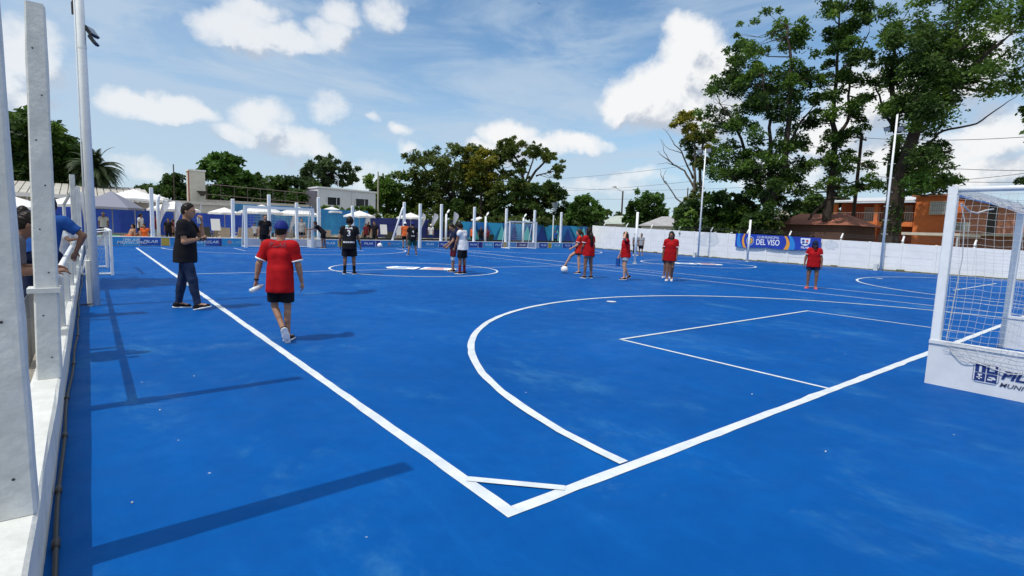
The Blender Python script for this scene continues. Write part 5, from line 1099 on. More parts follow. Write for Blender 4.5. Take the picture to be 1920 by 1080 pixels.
# ---------------------------------------------------------------- people: one continuous surface each, from a distance field
def vec(*a): return np.array(a, float)
def nrm(v): v = np.asarray(v, float); return v/(np.linalg.norm(v)+1e-12)
class Field:
    def __init__(s, lo, hi, h):
        s.h = h; s.lo = np.floor(np.array(lo)/h)*h; n = np.ceil((np.array(hi)-s.lo)/h).astype(int)+1; s.n = n
        s.D = np.full(tuple(n), 1.0, np.float32); s.ax = [s.lo[i]+np.arange(n[i])*h for i in range(3)]
    def block(s, lo, hi):
        a = np.maximum(0, np.floor((lo-s.lo)/s.h).astype(int)); b = np.minimum(s.n, np.ceil((hi-s.lo)/s.h).astype(int)+1)
        if (b <= a).any(): return None, None
        sl = tuple(slice(a[i], b[i]) for i in range(3)); g = np.meshgrid(*[s.ax[i][a[i]:b[i]].astype(np.float32) for i in range(3)], indexing='ij'); return sl, g
    def cone(s, a, b, ra, rb, k=.02, cuts=(), squash=None, wob=0.):
        a = np.asarray(a, float); b = np.asarray(b, float); R_ = max(ra, rb)*1.25+k+.03; sl, g = s.block(np.minimum(a, b)-R_, np.maximum(a, b)+R_)
        if sl is None: return
        X, Y, Z = g; ba = b-a; L2 = ba@ba+1e-12
        px, py, pz = X-a[0], Y-a[1], Z-a[2]; t = np.clip((px*ba[0]+py*ba[1]+pz*ba[2])/L2, 0, 1); qx, qy, qz = px-t*ba[0], py-t*ba[1], pz-t*ba[2]
        if squash is not None:      # flatten along axis vector by factor
            n_, f_ = squash; dt = qx*n_[0]+qy*n_[1]+qz*n_[2]; qx, qy, qz = qx+n_[0]*dt*(f_-1), qy+n_[1]*dt*(f_-1), qz+n_[2]*dt*(f_-1)
        d = np.sqrt(qx*qx+qy*qy+qz*qz)-(ra+(rb-ra)*t)
        if wob: d = d+wob*(np.sin(X*37+Z*19)+np.sin(Y*41-Z*27+1.3)+np.sin(Z*33+X*11))*.5
        for (p0, n0) in cuts: d = np.maximum(d, (X-p0[0])*n0[0]+(Y-p0[1])*n0[1]+(Z-p0[2])*n0[2])
        s.merge(sl, d, k)
    def ell(s, c, r, axes=None, k=.015, cuts=(), wob=0.):
        c = np.asarray(c, float); r = np.asarray(r, float); R_ = r.max()+k+.04; sl, g = s.block(c-R_, c+R_)
        if sl is None: return
        X, Y, Z = g; px, py, pz = X-c[0], Y-c[1], Z-c[2]; A = np.eye(3) if axes is None else np.array(axes)
        u = [(px*A[i][0]+py*A[i][1]+pz*A[i][2])/r[i] for i in range(3)]; l = np.sqrt(u[0]**2+u[1]**2+u[2]**2); d = (l-1)*r.min()*(.5+.5*np.minimum(1, 1))
        if wob: d = d+wob*(np.sin(X*90+Z*60)*np.sin(Y*80+Z*50)+.6*np.sin(Z*140+X*70))
        for (p0, n0) in cuts: d = np.maximum(d, (X-p0[0])*n0[0]+(Y-p0[1])*n0[1]+(Z-p0[2])*n0[2])
        s.merge(sl, d, k)
    def merge(s, sl, d, k):
        o = s.D[sl]
        if k <= 0: s.D[sl] = np.minimum(o, d); return
        h = np.maximum(k-np.abs(o-d), 0)/k; s.D[sl] = np.minimum(o, d)-h*h*k*.25
    def cut(s, p0, n0):
        g = np.meshgrid(*s.ax, indexing='ij'); s.D = np.maximum(s.D, ((g[0]-p0[0])*n0[0]+(g[1]-p0[1])*n0[1]+(g[2]-p0[2])*n0[2]).astype(np.float32))
    def carve(s, a, b, r):
        a = np.asarray(a, float); b = np.asarray(b, float); sl, g = s.block(np.minimum(a, b)-r-.03, np.maximum(a, b)+r+.03)
        if sl is None: return
        X, Y, Z = g; ba = b-a; t = np.clip(((X-a[0])*ba[0]+(Y-a[1])*ba[1]+(Z-a[2])*ba[2])/(ba@ba), 0, 1); d = np.sqrt((X-a[0]-t*ba[0])**2+(Y-a[1]-t*ba[1])**2+(Z-a[2]-t*ba[2])**2)-r
        s.D[sl] = np.maximum(s.D[sl], -d)
    def mesh(s, name):
        D = s.D; S = D < 0; nx, ny, nz = D.shape
        c = np.zeros((nx-1, ny-1, nz-1), np.int8); cor = [(i, j, k) for i in (0, 1) for j in (0, 1) for k in (0, 1)]
        for (i, j, k) in cor: c += S[i:nx-1+i, j:ny-1+j, k:nz-1+k]
        act = (c > 0) & (c < 8); I = np.argwhere(act)
        if len(I) == 0: return None
        idx = -np.ones(act.shape, np.int32); idx[act] = np.arange(len(I)); acc = np.zeros((len(I), 3)); cnt = np.zeros(len(I))
        for a_ in cor:
            for ax in range(3):
                if a_[ax] == 0:
                    b_ = list(a_); b_[ax] = 1; da = D[I[:, 0]+a_[0], I[:, 1]+a_[1], I[:, 2]+a_[2]]; db = D[I[:, 0]+b_[0], I[:, 1]+b_[1], I[:, 2]+b_[2]]; m_ = (da < 0) != (db < 0)
                    t = np.where(m_, da/(da-db+1e-12), 0); p = np.array(a_, float)[None, :].repeat(len(I), 0); p[:, ax] += t; acc[m_] += p[m_]; cnt[m_] += 1
        V = (I+acc/cnt[:, None])*s.h+s.lo; F = []
        for ax in range(3):
            o = [i for i in range(3) if i != ax]; A = [slice(None)]*3; B = [slice(None)]*3; A[ax] = slice(0, -1); B[ax] = slice(1, None); sa, sb = S[tuple(A)], S[tuple(B)]; E_ = np.argwhere(sa != sb)
            ok = (E_[:, o[0]] > 0) & (E_[:, o[1]] > 0) & (E_[:, o[0]] < D.shape[o[0]]-1) & (E_[:, o[1]] < D.shape[o[1]]-1); E_ = E_[ok]
            def cell(d0, d1): q = E_.copy(); q[:, o[0]] += d0; q[:, o[1]] += d1; return idx[q[:, 0], q[:, 1], q[:, 2]]
            q = np.stack([cell(-1, -1), cell(0, -1), cell(0, 0), cell(-1, 0)], 1); fl = sa[E_[:, 0], E_[:, 1], E_[:, 2]] if len(E_) else np.array([], bool)
            if ax == 1: fl = ~fl
            q[~fl] = q[~fl][:, ::-1]; F.append(q)
        F = np.concatenate(F); F = F[(F >= 0).all(1)]
        me = bpy.data.meshes.new(name); me.vertices.add(len(V)); me.vertices.foreach_set('co', V.astype(np.float32).ravel()); me.loops.add(len(F)*4); me.loops.foreach_set('vertex_index', F.astype(np.int32).ravel())
        me.polygons.add(len(F)); me.polygons.foreach_set('loop_start', np.arange(0, len(F)*4, 4, dtype=np.int32)); me.polygons.foreach_set('loop_total', np.full(len(F), 4, dtype=np.int32)); me.polygons.foreach_set('use_smooth', [True]*len(F)); me.update(); me.validate(); return me

SK = {'tan': mat('skin_tan', (.33, .17, .10), .55, .06, 8), 'brown': mat('skin_brown', (.20, .095, .055), .5, .06, 8), 'light': mat('skin_light', (.48, .27, .18), .55, .05, 8)}
hair_k = mat('hair_black', (.012, .009, .008), .4, .3, 30); hair_b = mat('hair_brown', (.05, .028, .015), .45, .3, 30)
eye_m = mat('eye_dark', (.01, .01, .01), .2); lip_m = mat('lip', (.30, .10, .08), .5)
CM = {'navyblue': mat('cap_blue', (.010, .022, .16), .6, .1, 5), 'red': mat('cloth_red', (.36, .006, .009), .75, .10, 5, .3, 60), 'black': mat('cloth_black', (.010, .010, .013), .8, .2, 5, .3, 60), 'jeans': mat('denim_dark', (.020, .032, .070), .85, .35, 9, .4, 120), 'navy': mat('cloth_navy', (.012, .018, .05), .8, .2, 5, .3, 60),
      'grey': mat('cloth_grey', (.10, .09, .10), .85, .1, 5, .3, 60), 'royal': mat('cloth_royal', (.015, .07, .27), .8, .1, 5, .3, 60), 'white': mat('cloth_white', (.72, .72, .74), .8, .05, 5, .3, 60), 'denim': mat('denim_pale', (.26, .33, .42), .85, .25, 14, .3, 90), 'green': mat('cloth_darkgreen', (.02, .06, .05), .8, .2, 5),
      'orange': mat('cloth_orange', (.62, .12, .03), .8, .1, 5), 'pink': mat('shoe_coral', (.75, .12, .10), .6, .1, 5), 'maroon': mat('cloth_maroon', (.14, .02, .03), .8), 'camo': mat('cloth_grey_pattern', (.12, .13, .14), .8, vscale=30, col2=(.45, .45, .46)), 'wine': mat('sock_wine', (.20, .02, .03), .8), 'redorange': mat('cloth_coral', (.50, .022, .012), .75, .1, 5, .3, 60)}
for m_ in list(CM.values())+[hair_k, hair_b]: m_.node_tree.nodes['Principled BSDF'].inputs['Specular IOR Level'].default_value = .12
PEOPLE = {}
def person(key, at, yaw, label, h=1.7, skin='tan', sex='m', bulk=1., lean=(0, 0, 1), legs=None, arms=None, head=(0, 0), shirt=('black', .62, .10), bottom=('black', 'shorts', .75), shoes='black', socks=None, hair='short', hairm=None, cap=None, res=.0095, trim=None, z0=0., sole=True, face=True, group=None, hand_curl=(.5, .5), sit=None, sleeve2=None):
    """yaw: world angle the body faces.  directions are (forward, left, up)."""
    s = h/1.75; e = empty('person', (at[0], at[1], z0), yaw); tag(e, label, 'person', group); H = res/s
    fem = sex == 'f'; sw = .165 if fem else .185; hw = .088
    t = nrm(lean); P0 = vec(0, 0, .93); side = vec(0, 1, 0); fw = nrm(np.cross(side, t))
    legs = legs or {}; arms = arms or {}
    Lg = {}
    for sd, sg in (('l', 1), ('r', -1)):
        th, sh_, ft = legs.get(sd, ((0, .06, -1), (0, .02, -1), (1, .15*1, 0))); Hh = P0+side*sg*hw; th = nrm((th[0], th[1]*sg, th[2])); sh_ = nrm((sh_[0], sh_[1]*sg, sh_[2])); ft = nrm((ft[0], ft[1]*sg, ft[2]))
        K = Hh+th*.43; A = K+sh_*.42; up = nrm(-sh_-ft*((-sh_)@ft)) if abs(sh_@ft) < .98 else vec(0, 0, 1); Lg[sd] = (Hh, K, A, ft, up, sg)
    lowest = min(min((A-up*.075)[2], (A-up*.075+ft*.18)[2], (A-up*.075-ft*.05)[2]) for (_, _, A, ft, up, _) in Lg.values()); dz = -lowest if sit is None else (sit/s-P0[2]+.10)
    P0 = P0+vec(0, 0, dz)
    for k in Lg: Hh, K, A, ft, up, sg = Lg[k]; Lg[k] = (Hh+vec(0, 0, dz), K+vec(0, 0, dz), A+vec(0, 0, dz), ft, up, sg)
    Cc = P0+t*.34; Nn = P0+t*.525; 
    S = {k: P0+t*.475+side*sg*sw for k, sg in (('l', 1), ('r', -1))}
    Ar = {}
    for sd, sg in (('l', 1), ('r', -1)):
        u, f, pn = (arms.get(sd, ((0.05, .16, -1), (.15, .08, -1))) + ((0, -1, 0),))[:3]; u = nrm((u[0], u[1]*sg, u[2])); f = nrm((f[0], f[1]*sg, f[2])); pn = vec(pn[0], pn[1]*sg, pn[2]); pn = nrm(pn-f*(pn@f)); E_ = S[sd]+u*.285; W_ = E_+f*.25; Ar[sd] = (S[sd], E_, W_, f, pn, sg, u)
    hy_, hp = R(head[0]), R(head[1]); hf = vec(math.cos(hy_)*math.cos(hp), math.sin(hy_)*math.cos(hp), math.sin(hp)); hu0 = nrm(t*.45+vec(0, 0, 1)); hf = nrm(hf); hs = nrm(np.cross(hu0, hf)); hu = nrm(np.cross(hf, hs))
    HB = Nn+nrm(t+hf*.25)*.055; Hc = HB+hu*.115+hf*.018; HR = vec(.099, .078, .122); ax = (hf, hs, hu)
    pts = [P0, Hc+hu*.13, Hc-hf*.1, Hc+hf*.12]+[q for v in Lg.values() for q in (v[1], v[2], v[2]+v[3]*.2, v[2]-v[4]*.1)]+[q for v in Ar.values() for q in (v[1], v[2], v[2]+v[3]*.2)]+list(S.values())
    lo = np.min(pts, 0)-.17; hi = np.max(pts, 0)+.17
    B = bulk; fx_ = 1.04 if not fem else 1.0
    # ---- body
    F = Field(lo, hi, H)
    F.cone(P0-side*.05+t*.0, P0+side*.05, .118*B, .118*B, .03); F.cone(P0-fw*.045-side*.055-t*.03, P0-fw*.045+side*.055-t*.03, .092*B*(1.08 if fem else 1), .092*B*(1.08 if fem else 1), .03)
    wz = .088 if fem else .10
    F.cone(P0-side*.04+t*.05, Cc-side*.05, wz*B*1.08, .105*B, .04); F.cone(P0+side*.04+t*.05, Cc+side*.05, wz*B*1.08, .105*B, .04); F.cone(P0+fw*.02+t*.08, Cc+fw*.015, .10*B, .105*B, .04)
    F.cone(Cc-side*.06, S['r']+side*.05-t*.02, .105*B, .062, .04); F.cone(Cc+side*.06, S['l']-side*.05-t*.02, .105*B, .062, .04); F.cone(S['r']+side*.02, S['l']-side*.02, .055, .055, .05)
    if fem: 
        for sg in (-1, 1): F.ell(Cc+fw*.075+side*sg*.06+t*.02, (.05, .05, .05), None, .03)
    F.cone(Nn-t*.06, HB+hu*.03, .058*fx_, .051*fx_, .03)
    F.ell(Hc, HR, ax, .02); F.cone(Hc-hu*.045+hf*.02, Hc-hu*.088+hf*.052, .056, .034, .03); F.cone(Hc+hf*.092-hu*.005, Hc+hf*.108-hu*.036, .008, .013, .012); F.cone(Hc+hf*.083+hu*.02-hs*.03, Hc+hf*.083+hu*.02+hs*.03, .012, .012, .02)
    F.cone(Hc-hs*.018-hu*.062+hf*.086, Hc+hs*.018-hu*.062+hf*.086, .009, .009, .01)
    for sg in (-1, 1): F.ell(Hc+hs*sg*.078-hu*.01-hf*.005, (.020, .010, .030), ax, .008)
    for sd, (Hh, K, A, ft, up, sg) in Lg.items():
        w_ = B*(1.05 if fem else 1.); F.cone(Hh, K, .088*w_, .056*B, .04); mid = K+(A-K)*.28; back = -ft; F.cone(K, A, .052*B, .036, .02); F.cone(mid+back*.018-(mid-K)*.3, mid+back*.016+(A-K)*.18, .048*B, .040*B, .03)
        F.cone(A, A+ft*.12-up*.045, .036, .032, .02); F.cone(A-ft*.03-up*.035, A+ft*.14-up*.048, .034, .026, .02)
    for sd, (S0, E_, W_, f, pn, sg, u) in Ar.items():
        F.cone(S0, S0+u*.10, .060*B**.5, .052*B**.5, .03); F.cone(S0, E_, .050*B**.5, .040, .02); F.cone(E_, W_, .041, .027, .015); F.cone(E_+f*.02, E_+f*.12, .043, .036, .02)
        hs_ = nrm(np.cross(f, pn)); curl = hand_curl[0 if sd == 'l' else 1]; fr = max(.0088, H*.95)
        F.cone(W_, W_+f*.085, .024, .030, .012, squash=(pn, 1.55)); F.cone(W_+f*.05-hs_*.018, W_+f*.085-hs_*.022, .018, .019, .012, squash=(pn, 1.3)); F.cone(W_+f*.05+hs_*.018, W_+f*.085+hs_*.022, .018, .019, .012, squash=(pn, 1.3))
        for i, ln in enumerate((.066, .076, .071, .056)):
            b0 = W_+f*.092+hs_*(i-1.5)*.0205; c0 = curl*(.85+.12*i); d1 = nrm(f*math.cos(c0*.7)+pn*math.sin(c0*.7)+hs_*(i-1.5)*.05); d2 = nrm(f*math.cos(c0*1.9)+pn*math.sin(c0*1.9)); j1 = b0+d1*ln*.5; F.cone(b0, j1, fr, fr*.95, .004); F.cone(j1, j1+d2*ln*.52, fr*.95, fr*.8, .003)
        tb0 = W_+f*.03-hs_*.026; tj = tb0+nrm(f*.7-hs_*.7+pn*.25)*.038; F.cone(tb0, tj, fr*1.35, fr*1.1, .006); F.cone(tj, tj+nrm(f*.9-hs_*.2+pn*(.2+curl*.5))*.032, fr*1.1, fr*.85, .004)
    def fin(Fd, name, m, parent=e):
        me = Fd.mesh(name)
        if me is None: return None
        me.transform(Matrix.Scale(s, 4)); return add_obj(name, me, m, parent)
    fin(F, 'body', SK[skin])
    # ---- shirt
    if shirt:
        col, slv, hem = shirt[:3]; lo_ = shirt[3] if len(shirt) > 3 else .018; F = Field(lo, hi, H); hemp = (P0-t*hem, -t); wb = .0028
        a_ = lo_; cu = (hemp,)
        F.cone(P0-side*.055-t*(hem+.1), Cc-side*.055, .108*B+a_*1.3, .108*B+a_, .03, cu, wob=wb); F.cone(P0+side*.055-t*(hem+.1), Cc+side*.055, .108*B+a_*1.3, .108*B+a_, .03, cu, wob=wb); F.cone(P0+fw*.02-t*(hem+.1), Cc+fw*.015, .108*B+a_, .108*B+a_, .03, cu, wob=wb)
        F.cone(P0-fw*.03-t*(hem+.05)-side*.04, P0-fw*.03+t*.1+side*.0, .108*B+a_, .10*B+a_, .03, cu, wob=wb); F.cone(P0-fw*.03-t*(hem+.05)+side*.04, P0-fw*.03+t*.1, .108*B+a_, .10*B+a_, .03, cu, wob=wb)
        F.cone(Cc-side*.06, S['r']+side*.05-t*.03, .106*B+a_*.8, .056+a_*.3, .03); F.cone(Cc+side*.06, S['l']-side*.05-t*.03, .106*B+a_*.8, .056+a_*.3, .03); F.cone(S['r']+side*.02-t*.012, S['l']-side*.02-t*.012, .066+a_*.25, .066+a_*.25, .04)
        for sg in (-1, 1): F.cone(P0-fw*.045+side*sg*.055-t*(.03+min(hem, .12)), P0-fw*.04+side*sg*.05+t*.10, .098*B*(1.08 if fem else 1)+a_+.008, .096*B+a_, .03, cu, wob=wb); F.cone(P0+side*sg*.055-t*(hem+.02), P0+side*sg*.055+t*.14, .122*B+a_*.8+.012, .108*B+a_, .03, cu, wob=wb)
        if fem:
            for sg in (-1, 1): F.ell(Cc+fw*.078+side*sg*.06+t*.02, (.058, .058, .055), None, .04)
        tr_ = []
        for sd, (S0, E_, W_, f, pn, sg, u) in Ar.items():
            if slv <= 0: continue
            F.cone(S0-side*sg*.06+t*.004, S0+u*.06, .078+a_*.22, .073+a_*.35, .04); F.ell(S0-side*sg*.004, vec(1, 1, 1)*(.078+a_*.3), None, .03)
            sv = min(slv, 1.); end = S0+u*.285*sv; F.cone(S0+u*.02-side*sg*.015, S0+u*(.285*sv+.04), .068+a_*.35, .060+a_*.8 if slv <= 1 else .05+a_, .025, ((end, u),) if slv <= 1 else (), wob=wb)
            tr_.append((end, u, .056+a_*.9))
            if slv > 1: F.cone(E_, E_+f*.25*(slv-1), .048+a_, .036+a_, .02, ((E_+f*.25*(slv-1), f),), wob=wb)
        F.cone(Nn-t*.045, S['l']*.75+Nn*.25-t*.03, .068+a_*.2, .066+a_*.2, .03); F.cone(Nn-t*.045, S['r']*.75+Nn*.25-t*.03, .068+a_*.2, .066+a_*.2, .03); F.carve(Nn+t*.012+fw*.02, HB+hu*.2, .058 if not fem else .064)
        so_ = fin(F, 'shirt', CM[col])
        if trim:
            F = Field(lo, hi, H)
            for (end, u, r_) in tr_: F.cone(end-u*.05, end+u*.03, r_+.004, r_+.004, .0, ((end+u*.002, u), (end-u*.022, -u)))
            fin(F, 'sleeve_trim', CM[trim])
    if bottom:
        col, kind, frac = bottom; F = Field(lo, hi, H); lo_ = {'shorts': .020, 'pants': .012, 'tight': .006}[kind]; top = (P0+t*.10, t)
        F.cone(P0-side*.05-t*.02, P0-side*.045+t*.16, .120*B+lo_*.6, .10*B+lo_*.6, .03, (top,)); F.cone(P0+side*.05-t*.02, P0+side*.045+t*.16, .120*B+lo_*.6, .10*B+lo_*.6, .03, (top,)); F.cone(P0-fw*.045-side*.055-t*.03, P0-fw*.045+side*.055-t*.03, .096*B*(1.08 if fem else 1)+lo_*.6, .096*B*(1.08 if fem else 1)+lo_*.6, .03, (top,))
        for sd, (Hh, K, A, ft, up, sg) in Lg.items():
            d = nrm(K-Hh); r1 = .092*B+lo_; r2 = (.060*B+lo_) if kind != 'shorts' else (.092-.026*frac)*B+lo_*1.9; fr_ = min(frac, 1.); end = Hh+(K-Hh)*fr_
            F.cone(Hh, Hh+(K-Hh)*fr_+d*(.03 if frac < 1 else 0), r1, r2, .03, ((end, d),) if frac <= 1 else (), wob=.002)
            if frac > 1: d2 = nrm(A-K); end = K+(A-K)*(frac-1); F.cone(K, A, .059*B+lo_, .044+lo_*.7, .02, ((end, d2),), wob=.003); mid = K+(A-K)*.28-ft*.012; F.cone(mid, mid+(A-K)*.2, .050*B+lo_, .045*B+lo_, .03)
        fin(F, 'trousers' if frac > 1 else 'shorts', CM[col])
    if socks:
        for sd, (Hh, K, A, ft, up, sg) in Lg.items():
            F = Field(np.minimum(K, A)-.15, np.maximum(K, A)+.15, H); d2 = nrm(A-K); st = K+(A-K)*(1-socks[1]); F.cone(K, A+d2*.02, .055*B, .041, .01, ((st, -d2),)); mid = K+(A-K)*.28; F.cone(mid-ft*.016, mid-ft*.016+(A-K)*.18, .052*B, .045, .02, ((st, -d2),)); F.cone(A, A+ft*.05-up*.03, .041, .036, .01)
            fin(F, 'sock', CM[socks[0]])
    for sd, (Hh, K, A, ft, up, sg) in Lg.items():
        if not shoes: break
        F = Field(A-.26, A+.26, H); bt = (A-up*.066, -up); F.cone(A-ft*.035-up*.035, A+ft*.06-up*.045, .046, .044, .02, (bt,)); F.cone(A+ft*.06-up*.048, A+ft*.155-up*.055, .044, .036, .02, (bt,)); F.cone(A-up*.0-ft*.005, A-up*.03-ft*.01, .043, .043, .02, (bt, (A+up*.005, up)))
        sh = fin(F, 'shoe', CM[shoes])
        if sole and sh:
            F = Field(A-.27, A+.27, H); bb = (A-up*.078, -up); tt = (A-up*.060, up); F.cone(A-ft*.035-up*.07, A+ft*.06-up*.07, .050, .050, .02, (bb, tt)); F.cone(A+ft*.06-up*.07, A+ft*.16-up*.07, .050, .041, .02, (bb, tt)); fin(F, 'sole', CM['white'] if sole is True else CM[sole], sh)
    # ---- head details
    hm_ = hairm or hair_k; F = Field(Hc-.45 if hair in ('long', 'pony') else Hc-.2, Hc+.22, H)
    cutf = (Hc+hf*.052+hu*.03, nrm(hf*.85-hu*.55)); cutn = (Hc-hu*.075-hf*.02, -hu)
    if hair == 'short': F.ell(Hc-hf*.006+hu*.010, HR+.007, ax, .004, ((Hc+hf*.050+hu*.052, nrm(hf*.80-hu*.60)), (Hc-hu*.035, nrm(-hu+hf*.45))), .0018)
    elif hair == 'curly': F.ell(Hc-hf*.012+hu*.022, HR+vec(.030, .034, .028), ax, .01, (cutf, (Hc-hu*.07, -hu)), .004)
    elif hair == 'bun': F.ell(Hc-hf*.008+hu*.012, HR+.013, ax, .01, (cutf, cutn)); F.ell(Hc+hu*.125-hf*.05, (.045, .045, .04), ax, .02)
    elif hair in ('long', 'pony'):
        F.ell(Hc-hf*.010+hu*.010, HR+.016, ax, .01, (cutf, (Hc-hu*.09, -hu)), .0015)
        if hair == 'long':
            for sg in (-1, 0, 1): F.cone(Hc-hf*.055+hs*sg*.05, Nn-fw*(.10)-t*.26+side*sg*.05, .055, .035, .03, (), (fw, 1.25), .003)
            for sg in (-1, 1): F.cone(Hc-hf*.01+hs*sg*.07+hu*.02, Nn+side*sg*.075-fw*.01-t*.03, .032, .03, .02)
        else: F.cone(Hc-hf*.10+hu*.05, Hc-hf*.15-hu*.03, .028, .035, .02); F.cone(Hc-hf*.15-hu*.03, Nn-fw*.14-t*.20, .036, .018, .02, (), None, .003)
    if hair: fin(F, 'hair', hm_)
    if cap:
        cc, back = cap[0], cap[1]; bd = -hf if back else hf; F = Field(Hc-.28, Hc+.28, H); F.ell(Hc+hu*.018-hf*.006, HR+.020, ax, .01, ((Hc+hu*.028, nrm(-hu+bd*.12)),)); c_ = fin(F, 'cap', CM[cc])
        F = Field(Hc-.3, Hc+.3, H); F.cone(Hc+bd*.085+hu*.036, Hc+bd*.155+hu*.018, .072, .055, .01, (), (hu, 7.)); fin(F, 'cap_brim', CM[cap[2] if len(cap) > 2 else cc], c_)
    if face:
        mb = MB()
        for sg in (-1, 1): p = (Hc+hf*.088+hs*sg*.031+hu*.006)*s; mb.sphere(p, .0095*s, nu=8, nv=6)
        mb.build('eyes', eye_m, e, True); mb = MB()
        for sg in (-1, 1): mb.tube([(Hc+hf*.091+hs*sg*.018+hu*.024)*s, (Hc+hf*.090+hs*sg*.034+hu*.028)*s, (Hc+hf*.080+hs*sg*.048+hu*.022)*s], .0035*s, 5)
        mb.build('eyebrows', hm_, e); MB().tube([(Hc+hf*.089-hs*.02-hu*.063)*s, (Hc+hf*.0965-hu*.062)*s, (Hc+hf*.089+hs*.02-hu*.063)*s], .0045*s, 6).build('mouth', lip_m, e)
    J = dict(P0=P0*s, N=Nn*s, Hc=Hc*s, t=t, fw=fw, s=s, hf=hf, hu=hu, hs=hs, C=Cc*s); 
    for sd in 'lr': J['W'+sd] = Ar[sd][2]*s; J['f'+sd] = Ar[sd][3]; J['pn'+sd] = Ar[sd][4]; J['E'+sd] = Ar[sd][1]*s; J['A'+sd] = Lg[sd][2]*s; J['K'+sd] = Lg[sd][1]*s; J['ft'+sd] = Lg[sd][3]; J['up'+sd] = Lg[sd][4]
    PEOPLE[key] = (e, J); return e, J
def decal(e, J, txt, size, z, back=True, m=None, x=0., name='shirt_number', sx=1.):
    """lettering laid onto the shirt surface"""
    so_ = next(c for c in e.children if c.name.startswith('shirt') and not c.name.startswith('shirt_')); me = so_.data
    bvh = BVHTree.FromPolygons([v.co.copy() for v in me.vertices], [tuple(p.vertices) for p in me.polygons]); d = -1 if back else 1
    o = text_mesh(name, txt, size, (0, 0, 0), (0, -1 if back else 1, 0) if back else (0, 1, 0), (0, 0, 1), m or CM['white'], so_, 'CENTER', 0, sx, .003, 0.)
    for v in o.data.vertices:
        st = Vector((d*.6+J['C'][0], v.co.y+x+J['C'][1], v.co.z+z)); hit = bvh.ray_cast(st, Vector((-d, 0, 0)))
        v.co = (hit[0]+Vector((d*.004, 0, 0))) if hit[0] else Vector((J['C'][0]+d*.12, st.y, st.z))
    return o
def yawrel(p, rel): return math.atan2(p[1], p[0])+R(rel)   # rel 0 = facing away from where the photographer stood, 180 = facing back

ball_w = mat('ball_white', (.78, .78, .76), .45); 
def ball(loc, label, r=.11):
    e = empty('football', loc); tag(e, label, 'ball', 'footballs'); MB().sphere((0, 0, r), r, nu=20, nv=14).build('shell', ball_w, e, True); b = MB()
    for d in ((0, 0, 1), (.89, 0, .45), (.28, .85, .45), (-.72, .53, .45), (-.72, -.53, .45), (.28, -.85, .45), (.72, .53, -.45), (-.28, .85, -.45), (-.89, 0, -.45), (-.28, -.85, -.45), (.72, -.53, -.45)):
        d = Vector(d).normalized(); a = d.orthogonal().normalized(); c = d.cross(a); b.quad(*[Vector((0, 0, r))+(d*.965+(a*math.cos(k*1.2566)+c*math.sin(k*1.2566))*.3).normalized()*r*1.004 for k in range(5)])
    b.build('dark_patch', mat('ball_dark', (.03, .03, .05), .45), e)
# man in black shirt and jeans, drinking cup and phone
p = gnd(352, 579); MH = .0085
e, J = person('man', p, yawrel(p, -104), 'man in black polo shirt and dark jeans striding beside the side line', 1.80, 'tan', 'm', 1.02, (.02, 0, 1), {'r': ((.26, .04, -1), (.16, .02, -1), (1, .15, .22)), 'l': ((-.20, .05, -1), (-.20, .03, -1), (1, .25, -.05))},
       {'r': ((.12, .22, -1), (.72, -.62, .18), (0, -1, .3)), 'l': ((.62, .05, -.75), (.05, -.15, 1), (-1, 0, .2))}, (-4, -6), ('black', .66, .13, .022), ('jeans', 'pants', 1.97), 'black', None, 'short', res=.0072, hand_curl=(1.0, .9), group=None)
def cyl(e, a, b, r, m, name, r2=None): return MB().tube([a, b], [r, r2 or r], 12).build(name, m, e)
q = e.matrix_basis @ Vector(J['Wl']+J['fl']*.07+J['pnl']*.03+vec(0, 0, -.02)); o = MB().tube([(0, 0, -.06), (0, 0, .05)], [.030, .042], 14).build('cup', mat('cup_clear', (.62, .68, .76), .2)); o.location = q; tag(o, 'pale plastic cup in the raised hand of the man in black', 'cup')
q = e.matrix_basis @ Vector(J['Wr']+J['fr']*.10+J['pnr']*.03); o = MB().box(-.035, -.075, -.006, .035, .075, .006).build('phone', black_p); o.location = q; o.rotation_euler = (R(20), R(25), e.rotation_euler.z+R(20)); tag(o, 'dark phone in the lower hand of the man in black', 'phone')
ch_ = bpy.data.objects['person']; MB().tube([(J['Wr']-J['fr']*.015), (J['Wr']+J['fr']*.015)], .034, 10).build('watch', black_p, e)
# boy with cap
p = gnd(527, 640)
e, J = person('boy', p, yawrel(p, -22), 'boy in a loose red shirt, black shorts and blue cap walking away with a bottle', 1.53, 'tan', 'm', .86, (.04, 0, 1), {'l': ((.16, .06, -1), (-.55, -.62, -1), (.40, -.1, -1)), 'r': ((.10, .00, -1), (.0, -.02, -1), (1, .1, 0))},
       {'l': ((-.10, .42, -1), (.02, .20, -1), (0, -1, 0)), 'r': ((.05, .24, -1), (.25, .10, -1), (0, -1, 0))}, (0, -8), ('red', .80, .19, .028), ('black', 'shorts', .80), 'black', None, 'short', cap=('navyblue', False, 'white'), res=.0072, trim='white', hand_curl=(.9, .5))
decal(e, J, 'PILAR', .085, J['C'][2]+.13, True, mat('print_darkred', (.16, .01, .03), .7), 0, 'shirt_lettering')
o = MB().tube([(0, 0, -.10), (0, 0, .035), (0, 0, .07), (0, 0, .09)], [.032, .032, .014, .014], 12).build('bottle', mat('bottle_clear', (.66, .72, .76), .12), None, True); q = e.matrix_basis @ Vector(J['Wl']+J['fl']*.10+J['pnl']*.03); o.location = q; o.rotation_euler = (R(70), 0, e.rotation_euler.z+R(60)); tag(o, 'small clear water bottle held by the boy in the blue cap', 'bottle')
MB().tube([(J['Wl']-J['fl']*.02), (J['Wl']+J['fl']*.005)], .031, 10).build('wrist_band', black_p, e)
